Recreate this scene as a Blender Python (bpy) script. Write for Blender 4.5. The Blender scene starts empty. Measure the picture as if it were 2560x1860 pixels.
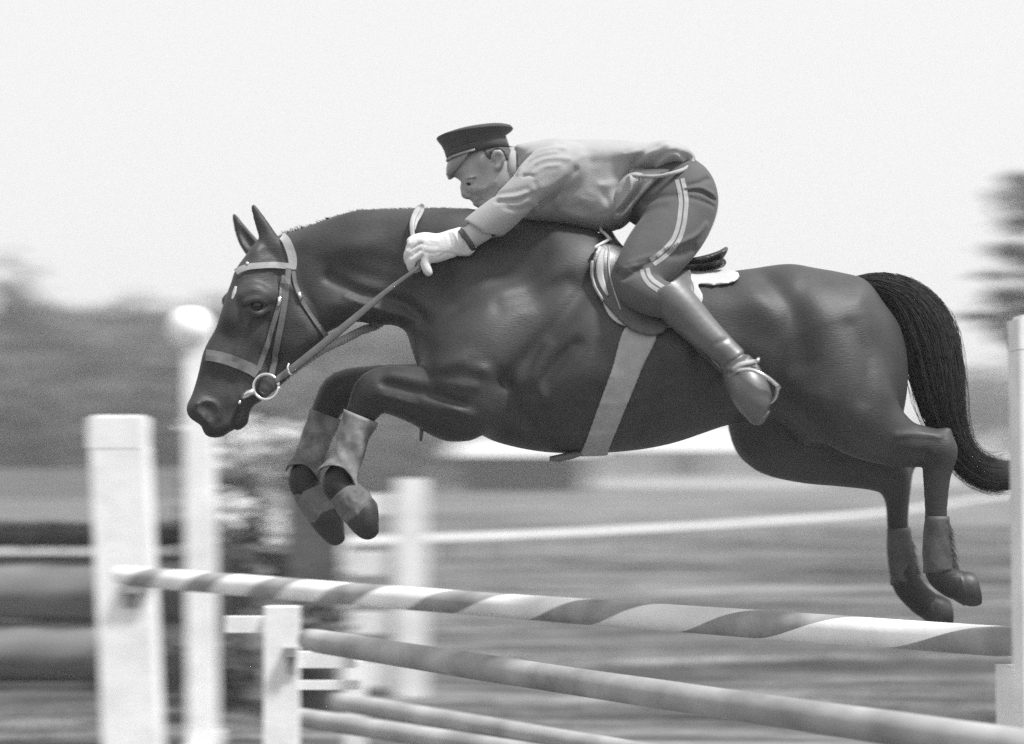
import bpy, math, random
import numpy as np
from mathutils import Vector, Matrix
from mathutils.bvhtree import BVHTree
random.seed(7); RNG = np.random.default_rng(7)
C = bpy.context.scene.collection
SC = bpy.context.scene
R_ = math.radians
# ------------------------------------------------------------------ camera
W0, H0 = 2560.0, 1860.0            # size of the photograph; outlines below are measured in its pixels
LENS, SENS, CAMZ, DIST = 63.5, 36.0, 1.6, 6.0
FPX = W0*LENS/SENS
HORIZ = 1150.0
TILT = math.atan((HORIZ-H0/2)/FPX)
cam = bpy.data.cameras.new('camera'); camo = bpy.data.objects.new('camera', cam); C.objects.link(camo)
camo.location = (0, -DIST, CAMZ); camo.rotation_euler = (R_(90)+TILT, 0, 0)
cam.lens = LENS; cam.sensor_width = SENS; cam.clip_start = 0.1; cam.clip_end = 3000
cam.dof.use_dof = True; cam.dof.focus_distance = 5.85; cam.dof.aperture_fstop = 1.6; cam.dof.aperture_ratio = 0.24
SC.camera = camo
SC.view_settings.view_transform = 'Standard'; SC.view_settings.look = 'None'
SC.view_settings.exposure = 0.15; SC.view_settings.gamma = 1.0
SC.cycles.use_denoising = False
# ------------------------------------------------------------------ sky and sun
SUN_EL, SUN_AZ = R_(60), R_(122)     # azimuth measured clockwise from +Y
w = bpy.data.worlds.new('World'); SC.world = w; w.use_nodes = True
nt = w.node_tree; nt.nodes.clear()
sky = nt.nodes.new('ShaderNodeTexSky'); sky.sky_type = 'NISHITA'; sky.sun_disc = False
sky.sun_elevation = SUN_EL; sky.sun_rotation = SUN_AZ; sky.dust_density = 4.0
bw = nt.nodes.new('ShaderNodeRGBToBW'); mx = nt.nodes.new('ShaderNodeMix'); mx.data_type = 'FLOAT'
mx.inputs[0].default_value = 0.9; mx.inputs[3].default_value = 9.0
bg = nt.nodes.new('ShaderNodeBackground'); bg.inputs[1].default_value = 0.1
wo = nt.nodes.new('ShaderNodeOutputWorld')
nt.links.new(sky.outputs[0], bw.inputs[0]); nt.links.new(bw.outputs[0], mx.inputs[2])
nt.links.new(mx.outputs[0], bg.inputs[0]); nt.links.new(bg.outputs[0], wo.inputs[0])
sl = bpy.data.lights.new('sun', 'SUN'); sl.energy = 4.6; sl.angle = R_(7); sl.color = (1, 1, 1)
so = bpy.data.objects.new('sun', sl); C.objects.link(so)
sd = Vector((math.sin(SUN_AZ)*math.cos(SUN_EL), math.cos(SUN_AZ)*math.cos(SUN_EL), math.sin(SUN_EL)))
so.rotation_euler = sd.to_track_quat('Z', 'Y').to_euler(); so.location = (20, -20, 30)
# ------------------------------------------------------------------ pixel -> place
CT, ST = math.cos(TILT), math.sin(TILT)
def P(px, py, y=0.0):
    """the point on the ray through a pixel of the photograph at world depth y"""
    a = (px-W0/2)/FPX; b = (H0/2-py)/FPX
    d = Vector((a, CT-b*ST, ST+b*CT)); t = (y+DIST)/d.y
    return Vector((d.x*t, y, CAMZ+d.z*t))
def PM(y=0.0): return (y+DIST)/FPX      # metres per pixel at depth y
# ------------------------------------------------------------------ materials (everything in the place is grey)
def mat(name, v, rough=0.8, amt=0.15, scale=8, bump=0.0, bscale=60, spec=0.5, stretch=None, metal=0, v2=None, coat=0, crough=.15, sheen=0, attr=None, attr_v=0.01, bstretch=None):
    m = bpy.data.materials.new(name); m.use_nodes = True
    n = m.node_tree; b = n.nodes['Principled BSDF']
    b.inputs['Roughness'].default_value = rough; b.inputs['Metallic'].default_value = metal
    b.inputs['Specular IOR Level'].default_value = spec
    if coat: b.inputs['Coat Weight'].default_value = coat; b.inputs['Coat Roughness'].default_value = crough
    if sheen: b.inputs['Sheen Weight'].default_value = sheen; b.inputs['Sheen Roughness'].default_value = 0.4
    tc = n.nodes.new('ShaderNodeTexCoord'); mp = n.nodes.new('ShaderNodeMapping')
    n.links.new(tc.outputs['Object'], mp.inputs[0])
    if stretch: mp.inputs['Scale'].default_value = stretch
    nz = n.nodes.new('ShaderNodeTexNoise'); nz.inputs['Scale'].default_value = scale; nz.inputs['Detail'].default_value = 5
    n.links.new(mp.outputs[0], nz.inputs[0])
    rp = n.nodes.new('ShaderNodeValToRGB')
    lo = v*(1-amt); hi = v*(1+amt) if v2 is None else v2
    rp.color_ramp.elements[0].position = 0.3; rp.color_ramp.elements[1].position = 0.7
    rp.color_ramp.elements[0].color = (lo, lo, lo, 1); rp.color_ramp.elements[1].color = (hi, hi, hi, 1)
    n.links.new(nz.outputs[0], rp.inputs[0]); out = rp.outputs[0]
    if attr:
        at = n.nodes.new('ShaderNodeAttribute'); at.attribute_name = attr
        mix = n.nodes.new('ShaderNodeMix'); mix.data_type = 'RGBA'
        n.links.new(at.outputs['Fac'], mix.inputs[0]); n.links.new(out, mix.inputs[6])
        mix.inputs[7].default_value = (attr_v, attr_v, attr_v, 1); out = mix.outputs[2]
    n.links.new(out, b.inputs['Base Color'])
    if bump:
        bz = n.nodes.new('ShaderNodeTexNoise'); bz.inputs['Scale'].default_value = bscale; bz.inputs['Detail'].default_value = 4
        mp2 = n.nodes.new('ShaderNodeMapping'); n.links.new(tc.outputs['Object'], mp2.inputs[0])
        if bstretch: mp2.inputs['Scale'].default_value = bstretch
        n.links.new(mp2.outputs[0], bz.inputs[0])
        bp = n.nodes.new('ShaderNodeBump'); bp.inputs['Strength'].default_value = 1; bp.inputs['Distance'].default_value = bump
        n.links.new(bz.outputs[0], bp.inputs['Height']); n.links.new(bp.outputs[0], b.inputs['Normal'])
    return m
M = {}
M['coat'] = mat('bay_coat', 0.036, 0.55, 0.34, 7, 0.0014, 160, spec=0.48, attr='points', attr_v=0.012, bstretch=(.35, 1, 1.6))
M['hoof'] = mat('hoof_horn', 0.03, 0.5, 0.4, 20, 0.001, 60)
M['hair'] = mat('tail_hair', 0.022, 0.8, 0.4, 30, spec=.25)
M['eye'] = mat('eye', 0.006, 0.08, 0.1)
M['nostril'] = mat('nostril', 0.012, 0.7, 0.1)
M['skin'] = mat('skin', 0.33, 0.5, 0.12, 25, 0.0006, 120)
M['skin2'] = mat('brow_hair', .13, .8)
M['jacket'] = mat('jacket_wool', 0.35, 0.9, 0.07, 12, 0.0012, 260, spec=0.15, sheen=0.2)
M['breeches'] = mat('breeches_wool', 0.10, 0.9, 0.1, 10, 0.0012, 260, spec=0.15, sheen=0.1)
M['stripe'] = mat('pale_braid', 0.30, 0.8, 0.1, 40)
M['capcloth'] = mat('cap_cloth', 0.07, 0.85, 0.12, 20, 0.001, 260, spec=0.2, sheen=0.1)
M['peak'] = mat('peak_leather', 0.2, 0.35, 0.1, 20)
M['boot'] = mat('boot_leather', 0.075, 0.5, 0.25, 9, 0.0008, 60, spec=1.0, coat=0.5, crough=.38)
M['glove'] = mat('white_glove', 0.62, 0.85, 0.06, 18, 0.0022, 55, spec=0.2)
M['white'] = mat('white_cloth', 0.5, 0.85, 0.08, 12, 0.001, 90, spec=0.2)
M['leather'] = mat('dark_leather', 0.06, 0.38, 0.25, 20, 0.0006, 120)
M['midleather'] = mat('worn_leather', 0.13, 0.45, 0.2, 25, 0.0006, 120)
M['paleleather'] = mat('pale_leather', 0.33, 0.5, 0.15, 25, 0.0006, 120)
M['web'] = mat('girth_web', 0.34, 0.85, 0.12, 25, 0.001, 160)
M['noseband'] = mat('noseband_leather', .15, .6, .2, 25, .0006, 120)
M['metal'] = mat('bright_metal', 0.75, 0.25, 0.1, 20, metal=0.85)
M['gaiter'] = mat('leg_boot_felt', 0.19, 0.85, 0.55, 22, 0.002, 50)
M['bell'] = mat('overreach_boot', .12, .7, .35, 12, .002, 40)
M['darkgaiter'] = mat('hind_boot_leather', 0.055, 0.6, 0.4, 18, 0.002, 50)
# ------------------------------------------------------------------ object helpers
def link(o, parent=None, label=None, cat=None, group=None, kind=None):
    C.objects.link(o)
    if parent is not None: o.parent = parent
    if label: o['label'] = label
    if cat: o['category'] = cat
    if group: o['group'] = group
    if kind: o['kind'] = kind
    return o
def empty(name, loc, label=None, cat=None, group=None, kind=None, rz=0):
    o = bpy.data.objects.new(name, None); o.empty_display_size = 0.2; o.location = loc; o.rotation_euler = (0, 0, rz)
    return link(o, None, label, cat, group, kind)
def mesh_obj(name, V, F, m, parent=None, smooth=True, label=None, cat=None, group=None, kind=None, origin=None):
    """V in world coordinates; the object's origin is put at its parent's origin (or at `origin`)"""
    V = np.asarray(V, dtype=np.float64)
    off = np.array(parent.matrix_world.translation if parent is not None else (origin if origin is not None else (0, 0, 0)))
    if parent is not None: off = np.array(tuple(parent.location))
    me = bpy.data.meshes.new(name); me.from_pydata((V-off).tolist(), [], [tuple(int(i) for i in f) for f in F]); me.update()
    if smooth: me.polygons.foreach_set('use_smooth', [True]*len(me.polygons))
    for k in (m if isinstance(m, list) else [m]): me.materials.append(k)
    o = bpy.data.objects.new(name, me)
    if parent is None and origin is not None: o.location = tuple(off)
    return link(o, parent, label, cat, group, kind)
class MB:
    def __init__(s): s.v = []; s.f = []
    def add(s, v, f):
        n = len(s.v); s.v += [tuple(p) for p in v]; s.f += [tuple(i+n for i in q) for q in f]
    def box(s, a, b, rot=None, c=None):
        x0, y0, z0 = a; x1, y1, z1 = b
        v = [Vector(p) for p in ((x0,y0,z0),(x1,y0,z0),(x1,y1,z0),(x0,y1,z0),(x0,y0,z1),(x1,y0,z1),(x1,y1,z1),(x0,y1,z1))]
        if rot: v = [rot@(p-c)+c for p in v]
        s.add(v, [(3,2,1,0),(4,5,6,7),(0,1,5,4),(1,2,6,5),(2,3,7,6),(3,0,4,7)])
    def rings(s, rings, closed_ends=True, loop=True):
        n = len(rings[0]); base = len(s.v)
        for r in rings: s.v += [tuple(p) for p in r]
        for i in range(len(rings)-1):
            for j in range(n if loop else n-1):
                a = base+i*n+j; b = base+i*n+(j+1)%n
                s.f.append((a, b, b+n, a+n))
        if closed_ends:
            s.f.append(tuple(base+j for j in reversed(range(n)))); s.f.append(tuple(base+(len(rings)-1)*n+j for j in range(n)))
    def tube(s, pts, rad, n=10, flat=1.0, up=None):
        pts = [Vector(p) for p in pts]; rr = []
        if not hasattr(rad, '__len__'): rad = [rad]*len(pts)
        u = None
        for i, p in enumerate(pts):
            t = (pts[min(i+1, len(pts)-1)]-pts[max(i-1, 0)]).normalized()
            if up is not None: u = Vector(up)
            elif u is None: u = Vector((0, 1, 0)) if abs(t.y) < 0.9 else Vector((1, 0, 0))
            u = (u-t*u.dot(t)).normalized(); v = t.cross(u)
            rr.append([p+u*math.cos(k*2*math.pi/n)*rad[i]*flat+v*math.sin(k*2*math.pi/n)*rad[i] for k in range(n)])
        s.rings(rr)
    def obj(s, name, m, parent=None, **k): return mesh_obj(name, s.v, s.f, m, parent, **k)
def spline(pts, n=6):
    """Catmull-Rom through tuples of any length"""
    p = [np.array(q, dtype=float) for q in pts]; p = [2*p[0]-p[1]]+p+[2*p[-1]-p[-2]]; out = []
    for i in range(1, len(p)-2):
        for k in range(n):
            t = k/n
            out.append(0.5*((2*p[i])+(-p[i-1]+p[i+1])*t+(2*p[i-1]-5*p[i]+4*p[i+1]-p[i+2])*t*t+(-p[i-1]+3*p[i]-3*p[i+1]+p[i+2])*t**3))
    out.append(p[-2]); return out
def closed_spline(pts, n=4):
    p = [np.array(q, dtype=float) for q in pts]; N = len(p); out = []
    for i in range(N):
        a, b, c, d = p[i-1], p[i], p[(i+1) % N], p[(i+2) % N]
        for k in range(n):
            t = k/n
            out.append(0.5*((2*b)+(-a+c)*t+(2*a-5*b+4*c-d)*t*t+(-a+3*b-3*c+d)*t**3))
    return out
# ------------------------------------------------------------------ sculpting volume
def poly_sdf(X, Z, poly):
    """signed distance (negative inside) of a closed polygon on 2-D arrays"""
    d = np.full(X.shape, 1e9, np.float32); ins = np.zeros(X.shape, bool); n = len(poly)
    for i in range(n):
        ax, az = poly[i]; bx, bz = poly[(i+1) % n]; ex, ez = bx-ax, bz-az
        l = ex*ex+ez*ez+1e-12
        t = np.clip(((X-ax)*ex+(Z-az)*ez)/l, 0, 1)
        d = np.minimum(d, (X-ax-t*ex)**2+(Z-az-t*ez)**2)
        if abs(ez) > 1e-12:
            c = ((az > Z) != (bz > Z)) & (X < (bx-ax)*(Z-az)/ez+ax); ins ^= c
    d = np.sqrt(d); return np.where(ins, -d, d).astype(np.float32)
def line_dist(X, Z, pl):
    d = np.full(X.shape, 1e9, np.float32)
    for (ax, az), (bx, bz) in zip(pl[:-1], pl[1:]):
        ex, ez = bx-ax, bz-az; t = np.clip(((X-ax)*ex+(Z-az)*ez)/(ex*ex+ez*ez+1e-12), 0, 1)
        d = np.minimum(d, (X-ax-t*ex)**2+(Z-az-t*ez)**2)
    return np.sqrt(d)
def blur2(a, n):
    for _ in range(n):
        a[1:-1, :] = (a[:-2, :]+2*a[1:-1, :]+a[2:, :])/4; a[:, 1:-1] = (a[:, :-2]+2*a[:, 1:-1]+a[:, 2:])/4
    return a
def smin(a, b, k):
    h = np.maximum(k-np.abs(a-b), 0)/k
    return np.minimum(a, b)-h*h*k*0.25
def pxz(pts, y=0.0): return [(P(p[0], p[1], y).x, P(p[0], p[1], y).z) for p in pts]
class Field:
    def __init__(s, px0, py0, px1, py1, y0, y1, h):
        a = P(px0, py1, max(y1, 0)); b = P(px1, py0, max(y1, 0))
        s.o = np.array([a.x, y0, a.z]); s.h = h
        s.n = [int((b.x-a.x)/h)+2, int((y1-y0)/h)+2, int((b.z-a.z)/h)+2]
        s.f = np.full(s.n, 0.5, np.float32)
        s.ax = [(s.o[i]+h*np.arange(s.n[i])).astype(np.float32) for i in range(3)]
        s.X2, s.Z2 = np.meshgrid(s.ax[0], s.ax[2], indexing='ij')
    def box(s, lo, hi):
        i0 = [max(0, int((lo[i]-s.o[i])/s.h)) for i in range(3)]; i1 = [min(s.n[i], int((hi[i]-s.o[i])/s.h)+2) for i in range(3)]
        sl = tuple(slice(a, b) for a, b in zip(i0, i1))
        return sl, s.ax[0][sl[0]][:, None, None], s.ax[1][sl[1]][None, :, None], s.ax[2][sl[2]][None, None, :]
    def seg(s, a, b, ra, rb, k, sy=1.0, sub=False):
        m = max(ra, rb)*max(1, sy)+k+3*s.h
        sl, X, Y, Z = s.box([min(a[i], b[i])-m for i in range(3)], [max(a[i], b[i])+m for i in range(3)])
        if s.f[sl].size == 0: return
        e = [b[0]-a[0], (b[1]-a[1])/sy, b[2]-a[2]]; l = e[0]**2+e[1]**2+e[2]**2+1e-12
        dx, dy, dz = X-a[0], (Y-a[1])/sy, Z-a[2]
        t = np.clip((dx*e[0]+dy*e[1]+dz*e[2])/l, 0, 1)
        d = np.sqrt((dx-t*e[0])**2+(dy-t*e[1])**2+(dz-t*e[2])**2)-(ra+(rb-ra)*t)
        if sub: s.f[sl] = -smin(-s.f[sl], d, k)
        else: s.f[sl] = smin(s.f[sl], d, k)
    def chain(s, pts, k=0.02, sy=1.0, n=4, sub=False, kk=None):
        """pts: (px, py, y, radius in px)"""
        q = spline(pts, n) if n > 1 and len(pts) > 2 else [np.array(p, float) for p in pts]
        tmp = None
        if not sub:       # union the chain on its own first, then blend it in once
            rm = max(p[3] for p in q)*PM(0.5)*max(1, sy)+k+4*s.h
            w = [P(p[0], p[1], p[2]) for p in q]
            sl, X, Y, Z = s.box([min(v[i] for v in w)-rm for i in range(3)], [max(v[i] for v in w)+rm for i in range(3)])
            hold = s.f; s.f = np.full(hold[sl].shape, 0.5, np.float32); o, ax, nn = s.o, s.ax, s.n
            s.o = np.array([ax[i][sl[i]][0] for i in range(3)]); s.ax = [ax[i][sl[i]] for i in range(3)]; s.n = list(s.f.shape)
        for p, r in zip(q[:-1], q[1:]):
            s.seg(P(p[0], p[1], p[2]), P(r[0], r[1], r[2]), p[3]*PM(p[2]), r[3]*PM(r[2]), kk or (0.006 if not sub else k), sy, sub)
        if not sub:
            tmp = s.f; s.f = hold; s.o, s.ax, s.n = o, ax, nn
            s.f[sl] = smin(s.f[sl], tmp, k)
    def inflate(s, poly, ctrl, k=0.03, yc=0.0, shear=0.0, xs=0.0, bumps=(), blur=6, py=0.0, pw=3.0, side=None):
        """a rounded solid with the outline `poly` (px) and half-widths W, edge radii R from ctrl (px, py, W, R)"""
        d = poly_sdf(s.X2, s.Z2, pxz(closed_spline(poly, 4), py)); d = blur2(d, blur)
        Wf = np.zeros(s.X2.shape, np.float32); Rf = Wf.copy(); sw = Wf.copy()
        for cx, cy, W, R in ctrl:
            q = P(cx, cy, py); g = 1.0/((s.X2-q.x)**2+(s.Z2-q.z)**2+1e-3)**(pw/2)
            Wf += g*W; Rf += g*R; sw += g
        Wf /= sw; Rf /= sw
        for (bx, by, sx, sz, ang, amp) in bumps:
            q = P(bx, by, py-0.2); c, sn = math.cos(R_(ang)), math.sin(R_(ang)); m = PM(py-0.2)
            u = (s.X2-q.x)*c+(s.Z2-q.z)*sn; v = -(s.X2-q.x)*sn+(s.Z2-q.z)*c
            Wf += amp*np.exp(-(u/(sx*m))**2-(v/(sz*m))**2)
        t = np.maximum(1+d/Rf, 0)[:, None, :]; Wb = Wf[:, None, :]
        ycf = (yc+shear*np.minimum(s.X2-xs, 0))[:, None, :]
        Yb = s.ax[1][None, :, None]-ycf
        g = (np.sqrt(t*t+(Yb/Wb)**2)-1)*np.minimum(Wb, Rf[:, None, :])
        s.f = smin(s.f, g.astype(np.float32), k)
    def relief(s, pl, width, amp, y=-0.25, side=-1, sp=True):
        """raise (amp>0) or groove the surface along a px polyline on one side (-1 near, +1 far, 0 both)"""
        q = [tuple(a) for a in spline(pl, 4)] if sp and len(pl) > 2 else pl
        m = PM(y); d = line_dist(s.X2, s.Z2, pxz(q, y))
        g = (amp*np.exp(-(d/(width*m))**2)).astype(np.float32)
        ii = np.where(g.max(axis=1) > abs(amp)*0.02 if amp > 0 else g.min(axis=1) < -abs(amp)*0.02)[0]
        if len(ii) == 0: return
        sx = slice(ii[0], ii[-1]+1); Yb = s.ax[1][None, :, None]
        wgt = np.ones_like(Yb) if side == 0 else np.clip(0.5+side*(Yb-side*0.03)/0.06, 0, 1)
        s.f[sx] -= g[sx][:, None, :]*wgt
    def mesh(s, smooth=2, f=None):
        f = s.f if f is None else f
        f[0] = f[-1] = 0.5; f[:, 0] = f[:, -1] = 0.5; f[:, :, 0] = f[:, :, -1] = 0.5
        neg = f < 0
        a = neg[:-1, :-1, :-1]; al = a.copy(); an = a.copy()
        for i in (0, 1):
            for j in (0, 1):
                for k in (0, 1):
                    c = neg[i:neg.shape[0]-1+i, j:neg.shape[1]-1+j, k:neg.shape[2]-1+k]; al &= c; an |= c
        I, J, K = np.nonzero(an & ~al)
        idx = np.full(a.shape, -1, np.int32); idx[I, J, K] = np.arange(len(I))
        cs = [(i, j, k) for i in (0, 1) for j in (0, 1) for k in (0, 1)]
        val = np.stack([f[I+c[0], J+c[1], K+c[2]] for c in cs], 1)
        acc = np.zeros((len(I), 3)); cnt = np.zeros(len(I))
        for p in range(8):
            for q in range(p+1, 8):
                if sum(abs(cs[p][t]-cs[q][t]) for t in range(3)) != 1: continue
                va, vb = val[:, p], val[:, q]; m = (va < 0) != (vb < 0); t = np.where(m, va/np.where(m, va-vb, 1), 0)
                for x in range(3): acc[:, x] += m*(cs[p][x]+t*(cs[q][x]-cs[p][x]))
                cnt += m
        V = (np.stack([I, J, K], 1)+acc/cnt[:, None])*s.h+s.o
        F = []
        for ax in range(3):
            n0 = neg[tuple(slice(0, -1) if t == ax else slice(None) for t in range(3))]
            n1 = neg[tuple(slice(1, None) if t == ax else slice(None) for t in range(3))]
            E = np.nonzero(n0 != n1); sg = n0[E]; e = [np.array(x) for x in E]
            o1, o2 = [t for t in range(3) if t != ax]
            def at(d1, d2):
                g = [x.copy() for x in e]; g[o1] = g[o1]-d1; g[o2] = g[o2]-d2
                return idx[g[0], g[1], g[2]]
            q = np.stack([at(1, 1), at(0, 1), at(0, 0), at(1, 0)], 1)
            flip = sg if ax != 1 else ~sg
            q = np.where(flip[:, None], q, q[:, ::-1]); F.append(q)
        F = np.concatenate(F); F = F[(F >= 0).all(1)]
        if smooth:
            ed = np.concatenate([F[:, [0, 1]], F[:, [1, 2]], F[:, [2, 3]], F[:, [3, 0]]]); u = np.concatenate([ed[:, 0], ed[:, 1]]); v = np.concatenate([ed[:, 1], ed[:, 0]])
            deg = np.bincount(u, minlength=len(V))
            for it in range(smooth*2):
                lam = 0.6 if it % 2 == 0 else -0.5
                L = np.stack([np.bincount(u, V[v, x], minlength=len(V)) for x in range(3)], 1)/np.maximum(deg, 1)[:, None]-V
                V = V+lam*L
        return V, F
def bvh_of(V, F): return BVHTree.FromPolygons([tuple(v) for v in V], [tuple(int(i) for i in f) for f in F])
CAMP = Vector((0, -DIST, CAMZ))
def hit(bvh, px, py, prev=None):
    """where the line of sight through a photo pixel meets the surface: (point, normal)"""
    d = (P(px, py, 0)-CAMP).normalized(); r = bvh.ray_cast(CAMP, d)
    if r[0] is None or (prev is not None and abs(r[0].y-prev) > 0.12):
        if prev is None: return None
        return P(px, py, prev), Vector((0, -1, 0))
    return r[0], r[1]
def strap(mb, bvh, pts, width, off=0.004, thick=0.005, n=5, far=False, shear=0.0, xs=0.0, across=3):
    """leather strap lying on a surface along a px polyline"""
    q = spline(pts, n); prev = None; rows = []
    for i, p in enumerate(q):
        a = q[max(i-1, 0)]; b = q[min(i+1, len(q)-1)]; t = np.array([b[0]-a[0], b[1]-a[1]]); t /= np.linalg.norm(t)+1e-9
        nn = np.array([-t[1], t[0]]); wd = p[2] if len(p) > 2 else width; row = []
        for k in range(across):
            s_ = (k/(across-1)-0.5)*wd; h = hit(bvh, p[0]+nn[0]*s_, p[1]+nn[1]*s_, prev)
            if h is None: row = None; break
            row.append((h[0], h[1]))
        if row is None: continue
        prev = row[across//2][0].y
        nm = sum((r[1] for r in row), Vector()).normalized()
        if far:
            r2 = []
            for pt, _ in row:
                yc = shear*min(pt.x-xs, 0); tgt = Vector((pt.x, 2*yc-pt.y, pt.z)); o = Vector((pt.x, 1.5, pt.z))
                r = bvh.ray_cast(o, Vector((0, -1, 0))); ok = r[0] is not None and abs(r[0].y-tgt.y) < 0.08
                r2.append(r[0] if ok else tgt)
            pts_ = r2; nm = Vector((nm.x, -nm.y, nm.z))
        else: pts_ = [r[0] for r in row]
        rows.append([x+nm*(off+thick) for x in pts_]+[x-nm*0.004 for x in reversed(pts_)])
    if len(rows) > 1:
        n0 = len(mb.f); mb.rings(rows)
        if not far: mb.f[n0:] = [tuple(reversed(f)) for f in mb.f[n0:]]
# ================================================================== THE HORSE
XP = P(700, 620, 0).x; SH = 0.30
HF = Field(440, 480, 2520, 1600, -0.44, 0.44, VOX_H if 'VOX_H' in globals() else 0.006)
trunk = [(690,600),(737,579),(817,549),(893,527),(983,523),(1100,521),(1197,525),(1300,545),(1417,562),(1490,580),(1560,625),(1650,672),(1750,688),
         (1851,676),(1964,661),(2032,671),(2100,683),(2160,702),(2205,760),(2245,820),(2264,905),(2260,1000),(2235,1075),(2150,1120),(2020,1110),(1900,1060),
         (1828,1060),(1675,1110),(1530,1131),(1370,1131),(1250,1108),(1190,1080),(1110,1040),(1062,960),(1045,917),(1030,877),(1012,826),(970,811),(945,815),(897,804),(850,815),(800,830),(740,760),(690,680)]
HF.inflate(trunk, [(720,640,.065,.05),(800,680,.07,.09),(950,650,.085,.13),(1080,680,.11,.17),(1180,760,.17,.21),(1250,640,.12,.14),(1280,880,.235,.25),(1130,900,.19,.16),
    (1500,900,.29,.28),(1650,880,.30,.29),(1480,680,.20,.20),(1620,740,.24,.16),(1800,880,.27,.26),(1800,760,.26,.17),(1990,800,.275,.22),(2100,760,.23,.16),(2180,900,.22,.16),(2100,1020,.20,.16)],
    k=0.02, bumps=[
    (1300,760,130,40,35,.012),(1210,880,70,90,0,.020),(1420,960,90,60,20,.012),(1390,800,60,100,-20,.010),
    (1100,640,200,26,-8,.012),(900,600,110,30,15,.010),(930,690,150,22,-18,-.010),
    (1905,745,55,60,0,.016),(2040,850,110,130,0,.016),(1830,930,40,120,-15,-.012),(1960,880,22,150,-16,-.018)])
# near legs first their upper masses, then the limbs
Yn, Yf = -0.155, 0.155
near_fore = [(1250,800,-.13,95),(1190,905,-.14,120),(1148,1004,-.15,100),(1060,991,-.15,74),(985,976,-.15,60),(940,980,-.15,53),(914,1014,-.15,42),(893,1055,-.15,32),(872,1125,-.15,27),(853,1180,-.15,30),(845,1210,-.15,38),(868,1240,-.15,38),(892,1262,-.15,40)]
far_fore = [(1250,830,.13,100),(1180,930,.14,110),(1080,980,.15,80),(950,968,.15,55),(858,975,.15,48),(824,1012,.15,38),(803,1055,.15,31),(785,1110,.15,27),(768,1163,.15,29),(758,1200,.15,36),(778,1236,.15,37),(800,1262,.15,39)]
near_hind = [(2040,860,-.13,150),(2085,960,-.165,133),(2155,1048,-.185,96),(2245,1105,-.17,62),(2320,1118,-.17,48),(2347,1128,-.17,45),(2342,1190,-.17,33),(2340,1285,-.17,26),(2343,1380,-.17,27),(2350,1430,-.17,35),(2376,1455,-.17,35),(2396,1463,-.17,36)]
far_hind = [(1990,900,.12,150),(1955,1000,.13,125),(1935,1075,.14,107),(2010,1108,.15,98),(2110,1132,.16,84),(2190,1160,.16,66),(2230,1195,.16,46),(2243,1250,.16,29),(2244,1310,.16,25),(2254,1390,.16,27),(2266,1455,.16,35),(2296,1494,.16,34),(2318,1512,.16,34)]
HF.chain(far_hind, k=0.05, sy=0.95); HF.chain(far_fore, k=0.04)
HF.chain(near_hind, k=0.025, sy=0.9); HF.chain(near_fore, k=0.06, sy=0.95)
HF.chain([(2367,1080,-.17,12),(2345,1110,-.17,24)], k=0.02); HF.chain([(2280,1160,.16,12),(2250,1190,.16,24)], k=0.02)
# muscles, veins and bones of the near side
RL = [([(1480,690),(1420,780),(1340,870),(1260,950)],16,-.010,-.27),([(1250,760),(1330,740),(1420,700)],18,-.009,-.25),([(1150,760),(1250,700),(1350,640)],20,-.006,-.2),
      ([(1340,980),(1400,900),(1440,860)],12,-.010,-.27),([(1180,905),(1230,915),(1265,960)],11,-.005,-.24),([(1265,960),(1300,1030),(1330,1060)],18,-.010,-.26),
      ([(1100,920),(1160,905),(1215,925)],16,.010,-.22),([(960,960),(1060,985),(1160,1010)],9,-.009,-.2),([(980,935),(1080,955),(1190,970)],10,.006,-.2),([(1060,1000),(1120,1020),(1180,1040)],9,.007,-.2),
      ([(820,690),(900,730),(1010,755),(1060,800)],12,-.013,-.1),([(840,760),(920,770),(1000,790)],16,.008,-.1),([(1050,620),(1200,600),(1350,600)],16,-.005,-.12),
      ([(1940,1015),(1990,1050),(2035,1115),(2055,1180)],12,.018,-.22),([(1900,1040),(1960,1080),(2010,1150)],22,-.02,-.2),
      ([(1930,700),(1990,800),(2010,900)],24,-.012,-.27),([(1960,960),(1990,990),(2040,1000)],22,.008,-.25),([(2150,760),(2200,860),(2210,980)],24,.006,-.22),
      ([(1560,1020),(1700,990),(1850,900)],10,-.004,-.3),([(1360,1000),(1340,940),(1370,860)],12,.007,-.27)]
RL += [([(1100,1030),(1000,1000),(960,990)],4,.004,-.2),([(1300,1075),(1450,1090),(1600,1070),(1750,1020)],5,.0035,-.28),([(1450,1000),(1560,1010),(1680,960)],6,.003,-.28),([(860,740),(950,775),(1040,800)],5,.004,-.1),
       ([(1500,860),(1470,980),(1420,1080)],9,-.003,-.28),([(1650,880),(1640,980),(1600,1080)],9,-.003,-.28),([(1740,880),(1750,960),(1720,1050)],10,-.0035,-.28),([(2120,820),(2160,900),(2150,1000)],14,-.006,-.25),([(2230,1090),(2290,1085),(2345,1090)],6,.005,-.2),([(2250,1130),(2310,1135)],7,-.005,-.2)]
for pl, wd, am, yy in RL: HF.relief(pl, wd*1.45, am*1.4, yy)
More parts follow.
